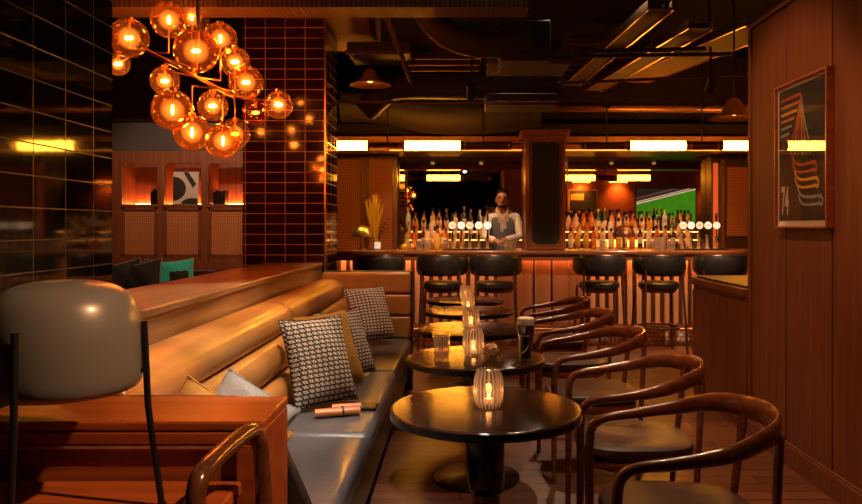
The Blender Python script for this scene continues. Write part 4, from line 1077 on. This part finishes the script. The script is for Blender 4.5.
t = thing('table_lamp', 'glass dome table lamp held by slim black metal rods', 'table lamp', (-.865,1.585,.75))
b = B(); pr = [(.10,.256),(.135,.260),(.153,.272),(.160,.30),(.160,.36),(.154,.41),(.138,.455),(.112,.482),(.075,.496),(.035,.501),(0,.502)]
lathe(b, [(p.x,p.y) for p in spline([(r,z,0) for r,z in pr],3)], seg=64, cap=False)
lathe(b, [(.10,.256),(.0,.252)], seg=64, cap=False); obj('lamp_shade', b, M['opal'], t)
for a,top in ((.12,.41),(-1.62,.41),(3.3,.41)):
    c,s_ = math.cos(a),math.sin(a)
    b = B(); sweep(b, [(c*.166,s_*.166,top),(c*.175,s_*.168,.22),(c*.205,s_*.18,.0)], .0072, 10)
    if a < 2: pass
    rod(b, (c*.205,s_*.18,0),(c*.205,s_*.18,.006), .010, 12); obj('support_rod', b, M['black'], t)
    b = B(); rod(b, (c*.158,s_*.158,.30),(c*.172,s_*.172,.30), .005, 8); obj('pin', b, M['black'], t)

t = thing('side_chair', 'glossy dark wooden chair with a rounded rail beside the desk', 'chair', (-.47,1.52,0))
b = B(); P = spline([(0.02,.165,.45),(0.01,.168,.80),(0,.160,.875),(-.006,.130,.903),(-.014,0,.908),(-.018,-.13,.903),(-.02,-.172,.88),(-.02,-.18,.80),(-.01,-.17,.45)],6)
sweep(b, P, .019, 14); obj('back_rail', b, M['chairdark'], t)
for s in (-1,1):
    b = B(); sweep(b, [(.01,s*.17,.46),(.03,s*.18,0)], lambda u: (.019-.005*u,)*2, 12); obj('leg', b, M['chairdark'], t)
    b = B(); sweep(b, [(-.40,s*.17,.42),(-.41,s*.18,0)], lambda u: (.017-.004*u,)*2, 12); obj('leg', b, M['chairdark'], t)
b = B(); prism(b, rrect(-.43,.0,-.172,.172,.05), 'z', .41,.46); obj('seat', b, M['blackleather'], t, bevel=.012)

# ------------------------------------------------------------------ globe chandelier
t = thing('globe_chandelier', 'brass chandelier of clustered glowing amber glass globes', 'chandelier', (0,0,0))
GL = [(129,38,19.5,1),(118,64,11.5,1),(169,20,18,1),(192,16.5,17,1),(196,51,22,1),(220.6,39,16.5,1),(235,62,15,1),(246,82.5,17,1),(165,81,14.5,1),(172.5,110,20.5,1),
      (212.7,106,15,1),(192,132.5,18.5,1),(223,141,17.5,1),(235,134,15,1),(255.5,112.7,13,0),(278.5,104.7,14.3,1)]
cen = []
for i,(px,py,r,on) in enumerate(GL):
    d = 4.25-.035*(r-17)*1.0+(.0 if r > 17 else .10)
    if i == 3: d += .25
    if i == 13: d += .25
    c = Vector(PX(px,py,d)); R_ = r*d/724
    cen.append((c,R_,d))
    g = B(); ball(g, c, R_, 36, 22); go = obj('globe', g, M['amber'], t)
    vert = i in (2,3,9,11,12,5)
    g = B(); ball(g, c, (.009,.009,.030) if vert else (.026,.010,.012), 12, 8)
    bo = obj('bulb', g, M['bulb'] if on else M['bulbdim'], go)
    if on: g = B(); ball(g, c, R_*.62, 28, 18); obj('halo_shell', g, M['haloshell'], go)  # sphere added to give a radial glow around the bulb
    g = B(); e = c+Vector((0,.0,R_*.98)); rod(g, c+Vector((0,0,.03)), e, .008, 10); rod(g, e-Vector((0,0,.012)), e+Vector((0,0,.008)), .020, 16); obj('socket', g, M['brass'], go)
    if on:
        l = bpy.data.lights.new('globe_light','POINT'); l.energy = 2.8; l.color = (1,.40,.12); l.shadow_soft_size = .03
        lo = bpy.data.objects.new('globe_light', l); COL.objects.link(lo); lo.location = c; lo.parent = t
A = Vector(PX(146,50,4.2)); C2 = Vector(PX(234,97,4.3))
g = B(); rod(g, A, C2, .011, 12); obj('branch', g, M['brass'], t, label='long slanting brass branch')
hub = A.lerp(C2,.55)
g = B(); sweep(g, [hub, hub+Vector((0,.05,.3)), (hub.x,hub.y+.05,CH)], .012, 12); obj('stem', g, M['brass'], t)
g = B(); lathe(g, [(.0,CH-.03),(.06,CH-.03),(.06,CH)], (hub.x,hub.y+.05,0), 24, cap=False); obj('ceiling_rose', g, M['brass'], t)
for c,R_,d in cen:
    q = A.lerp(C2, max(0,min(1,(c-A).dot(C2-A)/(C2-A).length_squared)))
    top = c+Vector((0,0,R_))
    g = B(); mid = Vector((c.x,c.y,q.z if abs(q.z-top.z) > .03 else top.z+.02)); rod(g, top, mid, .005, 8)
    if (mid-q).length > .01: rod(g, mid, q, .005, 8)
    obj('arm', g, M['brass'], t)

# ------------------------------------------------------------------ shelf unit in the lounge
t = thing('shelf_unit', 'built-in wooden shelf unit with three lit niches over rattan doors', 'shelf unit')
UX0, UX1, UY = -4.75, -2.45, 8.8
bays = [(-4.11,-3.68),(-3.60,-3.15),(-3.06,-2.61)]
ftop = 2.28
def fr(x0,x1,z0_,z1_): return bx('frame', (x0,x1,UY,UY+.05,z0_,z1_), M['unitwood'], t, .004)
fr(UX0,-4.11,0,ftop); fr(-2.61,UX1,0,ftop); fr(-3.68,-3.60,0,2.14); fr(-3.15,-3.06,0,2.14); fr(-4.11,-2.61,2.13,ftop)
b = B(); box(b, UX0,UX1,UY+.38,UY+.42,0,ftop); obj('back_panel', b, M['unitwood'], t, smooth=False)
for i,(xa,xb) in enumerate(bays):
    bx('shelf', (xa-.02,xb+.02,UY-.01,UY+.38,1.60,1.635), M['unitwood'], t, .004)
    bx('niche_side', (xa-.03,xa,UY+.05,UY+.38,1.0,2.2), M['unitwood'], t, 0); bx('niche_side', (xb,xb+.03,UY+.05,UY+.38,1.0,2.2), M['unitwood'], t, 0)
    # arched corners of the niche
    for sx_,xc in ((1,xa),(-1,xb)):
        b = B(); r = .07; arc = [(xc+sx_*r-sx_*r*math.cos(a), 2.135-r+r*math.sin(a)) for a in [PI/2*k/8 for k in range(9)]]
        prism(b, [(xc-sx_*.002,2.137)]+arc, 'y', UY+.002, UY+.048); obj('niche_corner', b, M['unitwood'], t, smooth=False)
    bx('rattan_door', (xa,xb,UY+.015,UY+.035,1.03,1.58), M['rattan'], t, 0)
    for dd in ((xa,xa+.035,1.0,1.6),(xb-.035,xb,1.0,1.6),(xa,xb,1.56,1.6),(xa,xb,.99,1.03)):
        bx('door_frame', (dd[0],dd[1],UY-.004,UY+.03,dd[2],dd[3]), M['unitwood'], t, .003)
    bx('lower_door', (xa+.01,xb-.01,UY-.01,UY+.03,.08,.94), M['unitwood'], t, .005)
    bx('mid_rail', (xa,xb,UY,UY+.05,.94,.99), M['unitwood'], t, .003)
    b = B(); box(b, xa+.02,xb-.02,UY+.33,UY+.35,1.637,1.65); obj('niche_light', b, M['led'], t, smooth=False)
    b = B(); box(b, xa+.02,xb-.02,UY+.12,UY+.14,1.0,1.012); obj('niche_light', b, M['led'], t, smooth=False)
# books and print
def book(x, y, z, w, h, d, mat, label, group, r=0):
    b = B(); box(b, -w/2,w/2,-d/2,d/2,0,h); 
    o = obj('book', b, mat, bevel=.002, loc=(x,y,z)); tag(o, label, 'book', group); o.rotation_euler = (0,r,0)
    b = B(); box(b, -w/2+.002,w/2-.002,-d/2+.004,d/2+.001,h-.003,h+.001); obj('pages', b, M['paper'], o, smooth=False)
    return o
for k in range(4):
    book(-3.79+k*.030, UY+.16, 1.637, .024, .16+.014*((k*2)%3), .14, M['black'] if k != 2 else M['darkmetal'], ['black book, leftmost in the left niche','dark book, second in the left niche','grey book, third in the left niche','black book at the right end of the left niche'][k], 'books in the left niche')
for k in range(5):
    book(-3.02+k*.031, UY+.16, 1.637, .025, .15+.012*((k*2)%3), .14, M['darkmetal'] if k % 2 else M['black'], ['black book, leftmost in the right niche','dark grey book, second in the right niche','black book in the middle of the right niche group','dark grey book, fourth in the right niche','black book nearest the glow in the right niche'][k], 'books in the right niche')
t = thing('art_print', 'black and white abstract print leaning in the middle niche', 'picture', (-3.375,UY+.10,1.638)); t.rotation_euler = (-.06,0,0)
bx('board', (-.155,.155,-.006,.006,0,.40), M['paper'], t, .002)
def disc(x,z,rx,rz,a0,a1,mat,name='shape'):
    b = B(); p = [(x,z)]+[(max(-.15,min(.15,x+rx*math.cos(a))), max(.005,min(.395,z+rz*math.sin(a)))) for a in [a0+(a1-a0)*k/24 for k in range(25)]]
    prism(b, p, 'y', -.009,-.0065); obj(name, b, M[mat], t, smooth=False)
disc(-.155,.19,.16,.15,-PI/2,PI/2,'charcoal'); disc(.08,0,.13,.075,0,PI,'charcoal')
b = B(); prism(b, [(-.03,.395),(.03,.395),(.13,.25),(.09,.20)], 'y', -.009,-.0065); obj('shape', b, M['charcoal'], t, smooth=False)
# lounge sofa with cushions
t = thing('lounge_sofa', 'dark sofa beyond the ledge in front of the shelf unit', 'sofa')
bx('seat', (-4.6,-2.75,7.55,8.30,.35,.62), M['blackcloth'], t, .03); bx('backrest', (-4.6,-2.75,8.22,8.40,.35,.88), M['brownleather'], t, .03); bx('base', (-4.55,-2.8,7.6,8.35,0,.35), M['black'], t, .01)
gg = 'cushions on the lounge sofa'
pillow('cushion', .42,.38,.16, M['blackcloth'], (-3.72,8.02,.79), (.9,.3,.25), (-.2,.3,.9), 'black cushion with white piping, leftmost on the lounge sofa', group=gg, piping='whitecloth')
pillow('cushion', .44,.40,.16, M['blackcloth'], (-3.47,7.95,.79), (.9,-.2,.2), (.1,.3,.9), 'black cushion with white piping, second on the lounge sofa', group=gg, piping='whitecloth')
pillow('cushion', .36,.36,.14, M['charcoal'], (-3.36,8.06,.80), (.9,.3,-.2), (.0,.3,.9), 'charcoal cushion behind the teal one', group=gg, piping='whitecloth')
q = pillow('cushion', .40,.40,.15, M['teal'], (-3.14,8.0,.80), (.95,.1,.12), (-.1,.3,.9), 'teal cushion with a dark centre patch on the lounge sofa', group=gg, piping='whitecloth')
b = B()
for i in range(8):
    for j in range(8): pass
G = {}
for i in range(11):
    for j in range(11):
        u = -.25+1.05*i/10; v = -.85+1.1*j/10
        wob = .04*math.sin(j*2.1)*(i == 0)+.04*math.sin(i*1.7)*(j == 10)
        u2, v2 = u+(wob if i == 0 else 0), v+(wob if j == 10 else 0)
        G[i,j] = b.verts.new((.20*u2*(1-.07*(1-v2*v2)), .20*v2*(1-.07*(1-u2*u2)), .075*max(0,(1-u2**2)*(1-v2**2))**.42+.006*math.sin(5*u2+3*v2)+.003))
for i in range(10):
    for j in range(10): b.faces.new((G[i,j],G[i+1,j],G[i+1,j+1],G[i,j+1]))
obj('dark_patch', b, M['blackcloth'], q)

# ------------------------------------------------------------------ lights
def spot(x, y, z, tx, ty, tz, e, size, label, col=(1,.62,.34), blend=.5, soft=.04, top=CH, lens='lampglow'):  # fixtures are not seen; head, lens and bracket added around each spot
    t = thing('unseen_spotlight', label, 'spotlight', (x,y,z))
    d = (Vector((tx,ty,tz))-Vector((x,y,z))).normalized()
    b = B(); rod(b, d*-.14, d*.0, .045, 20); obj('lamp_head', b, M['black'], t)
    b = B(); rod(b, d*-.012, d*.001, .036, 20); obj('lens', b, M[lens], t)
    b = B(); rod(b, d*-.10, (0,0,top-z), .010, 8); obj('bracket', b, M['black'], t)
    l = bpy.data.lights.new('spot','SPOT'); l.energy = e; l.color = col; l.spot_size = math.radians(size); l.spot_blend = blend; l.shadow_soft_size = soft
    lo = bpy.data.objects.new('spot', l); COL.objects.link(lo); lo.parent = t; lo.location = d*.02
    lo.rotation_euler = d.to_track_quat('-Z','Y').to_euler()
W = (1,.70,.44)
spot(-.5,3.2,3.5,-1.10,3.35,.95,140,32,'black ceiling spotlight over the banquette back',(1,.80,.58))
spot(.1,3.9,3.5,-.65,3.9,.7,110,34,'black ceiling spotlight over the patterned cushions',(1,.70,.46))
spot(-.2,5.0,3.5,-.75,5.9,.7,90,30,'black ceiling spotlight over the far end of the banquette',W)
spot(-1.4,2.2,3.5,-1.40,3.4,1.06,130,36,'black ceiling spotlight over the ledge',(1,.78,.56))
spot(.0,1.8,3.5,-.60,2.75,.45,190,30,'added black ceiling spotlight over the near seat',(1,.93,.88))  # neutral lamp put in to grey the near seat
spot(1.5,1.0,3.3,-.75,1.75,.8,260,30,'added black ceiling spotlight over the desk',(1,.50,.22))  # lamp added to brighten desk and divider
spot(.9,3.4,3.5,.95,2.7,.6,95,44,'black ceiling spotlight over the nearest armchair',W)
spot(.8,5.2,3.5,.95,4.3,.6,95,44,'black ceiling spotlight over the middle armchairs',W)
spot(.5,6.8,3.5,.8,6.0,.6,80,44,'black ceiling spotlight over the far armchair',W)
spot(.5,3.6,3.5,1.88,4.4,1.0,80,60,'added black ceiling spotlight facing the panelled wall',(1,.50,.25))  # added to warm the wall panels and poster
spot(.4,1.8,3.5,1.88,2.9,.9,60,60,'added black ceiling spotlight facing the near panelled wall',(1,.50,.25))  # second added lamp for the wall panels
spot(.15,8.45,2.85,.53,9.22,1.5,34,46,'added black ceiling spotlight aimed at the bartender',(1,.70,.48))  # added to lift the bartender out of the dark
spot(2.3,6.7,2.62,2.1,8.4,.25,130,62,'added black ceiling spotlight aimed at the right bar front',W)  # added to brighten slats and mosaic; no such head is seen
spot(.1,6.55,2.52,.0,8.4,.25,85,62,'added black ceiling spotlight aimed at the left bar front',W)  # same added lamp for the left slats
for x_, l_ in ((-.45,'added small black downlight under the back bar soffit, leftmost'),(.35,'added small black downlight under the back bar soffit beside the pillar on its left'),(1.75,'added small black downlight under the back bar soffit beside the pillar on its right'),(2.5,'added small black downlight under the back bar soffit, second from the right'),(3.2,'added small black downlight under the back bar soffit, rightmost')):
    spot(x_,9.95,2.405,x_,10.72,1.25,14,95,l_,(1,.62,.32),.8,.03,2.43,'lampdim')  # unseen downlights added for the bottles, lenses kept dim
spot(-3.0,7.25,3.1,-3.4,8.8,1.5,48,90,'added black ceiling spotlight aimed at the shelf unit',(1,.55,.30))  # added lamp that brightens the niches and doors
spot(-3.2,7.6,3.2,-3.4,9.3,2.5,4,60,'added black ceiling spotlight washing the wall over the shelf unit',(.75,.80,1))  # faint cool lamp added to tint the wall above

spot(.9,2.9,3.5,.25,3.85,.7,70,20,'added black ceiling spotlight over the second table',(1,.75,.52))  # added for top light on the pint and its foam

w = bpy.data.worlds.new('world'); S.world = w; w.use_nodes = True
w.node_tree.nodes['Background'].inputs[0].default_value = (1,.55,.32,1); w.node_tree.nodes['Background'].inputs[1].default_value = .02
S.view_settings.view_transform = 'Standard'; S.view_settings.look = 'None'; S.view_settings.exposure = 1.0; S.view_settings.gamma = 1
S.view_settings.use_curve_mapping = False
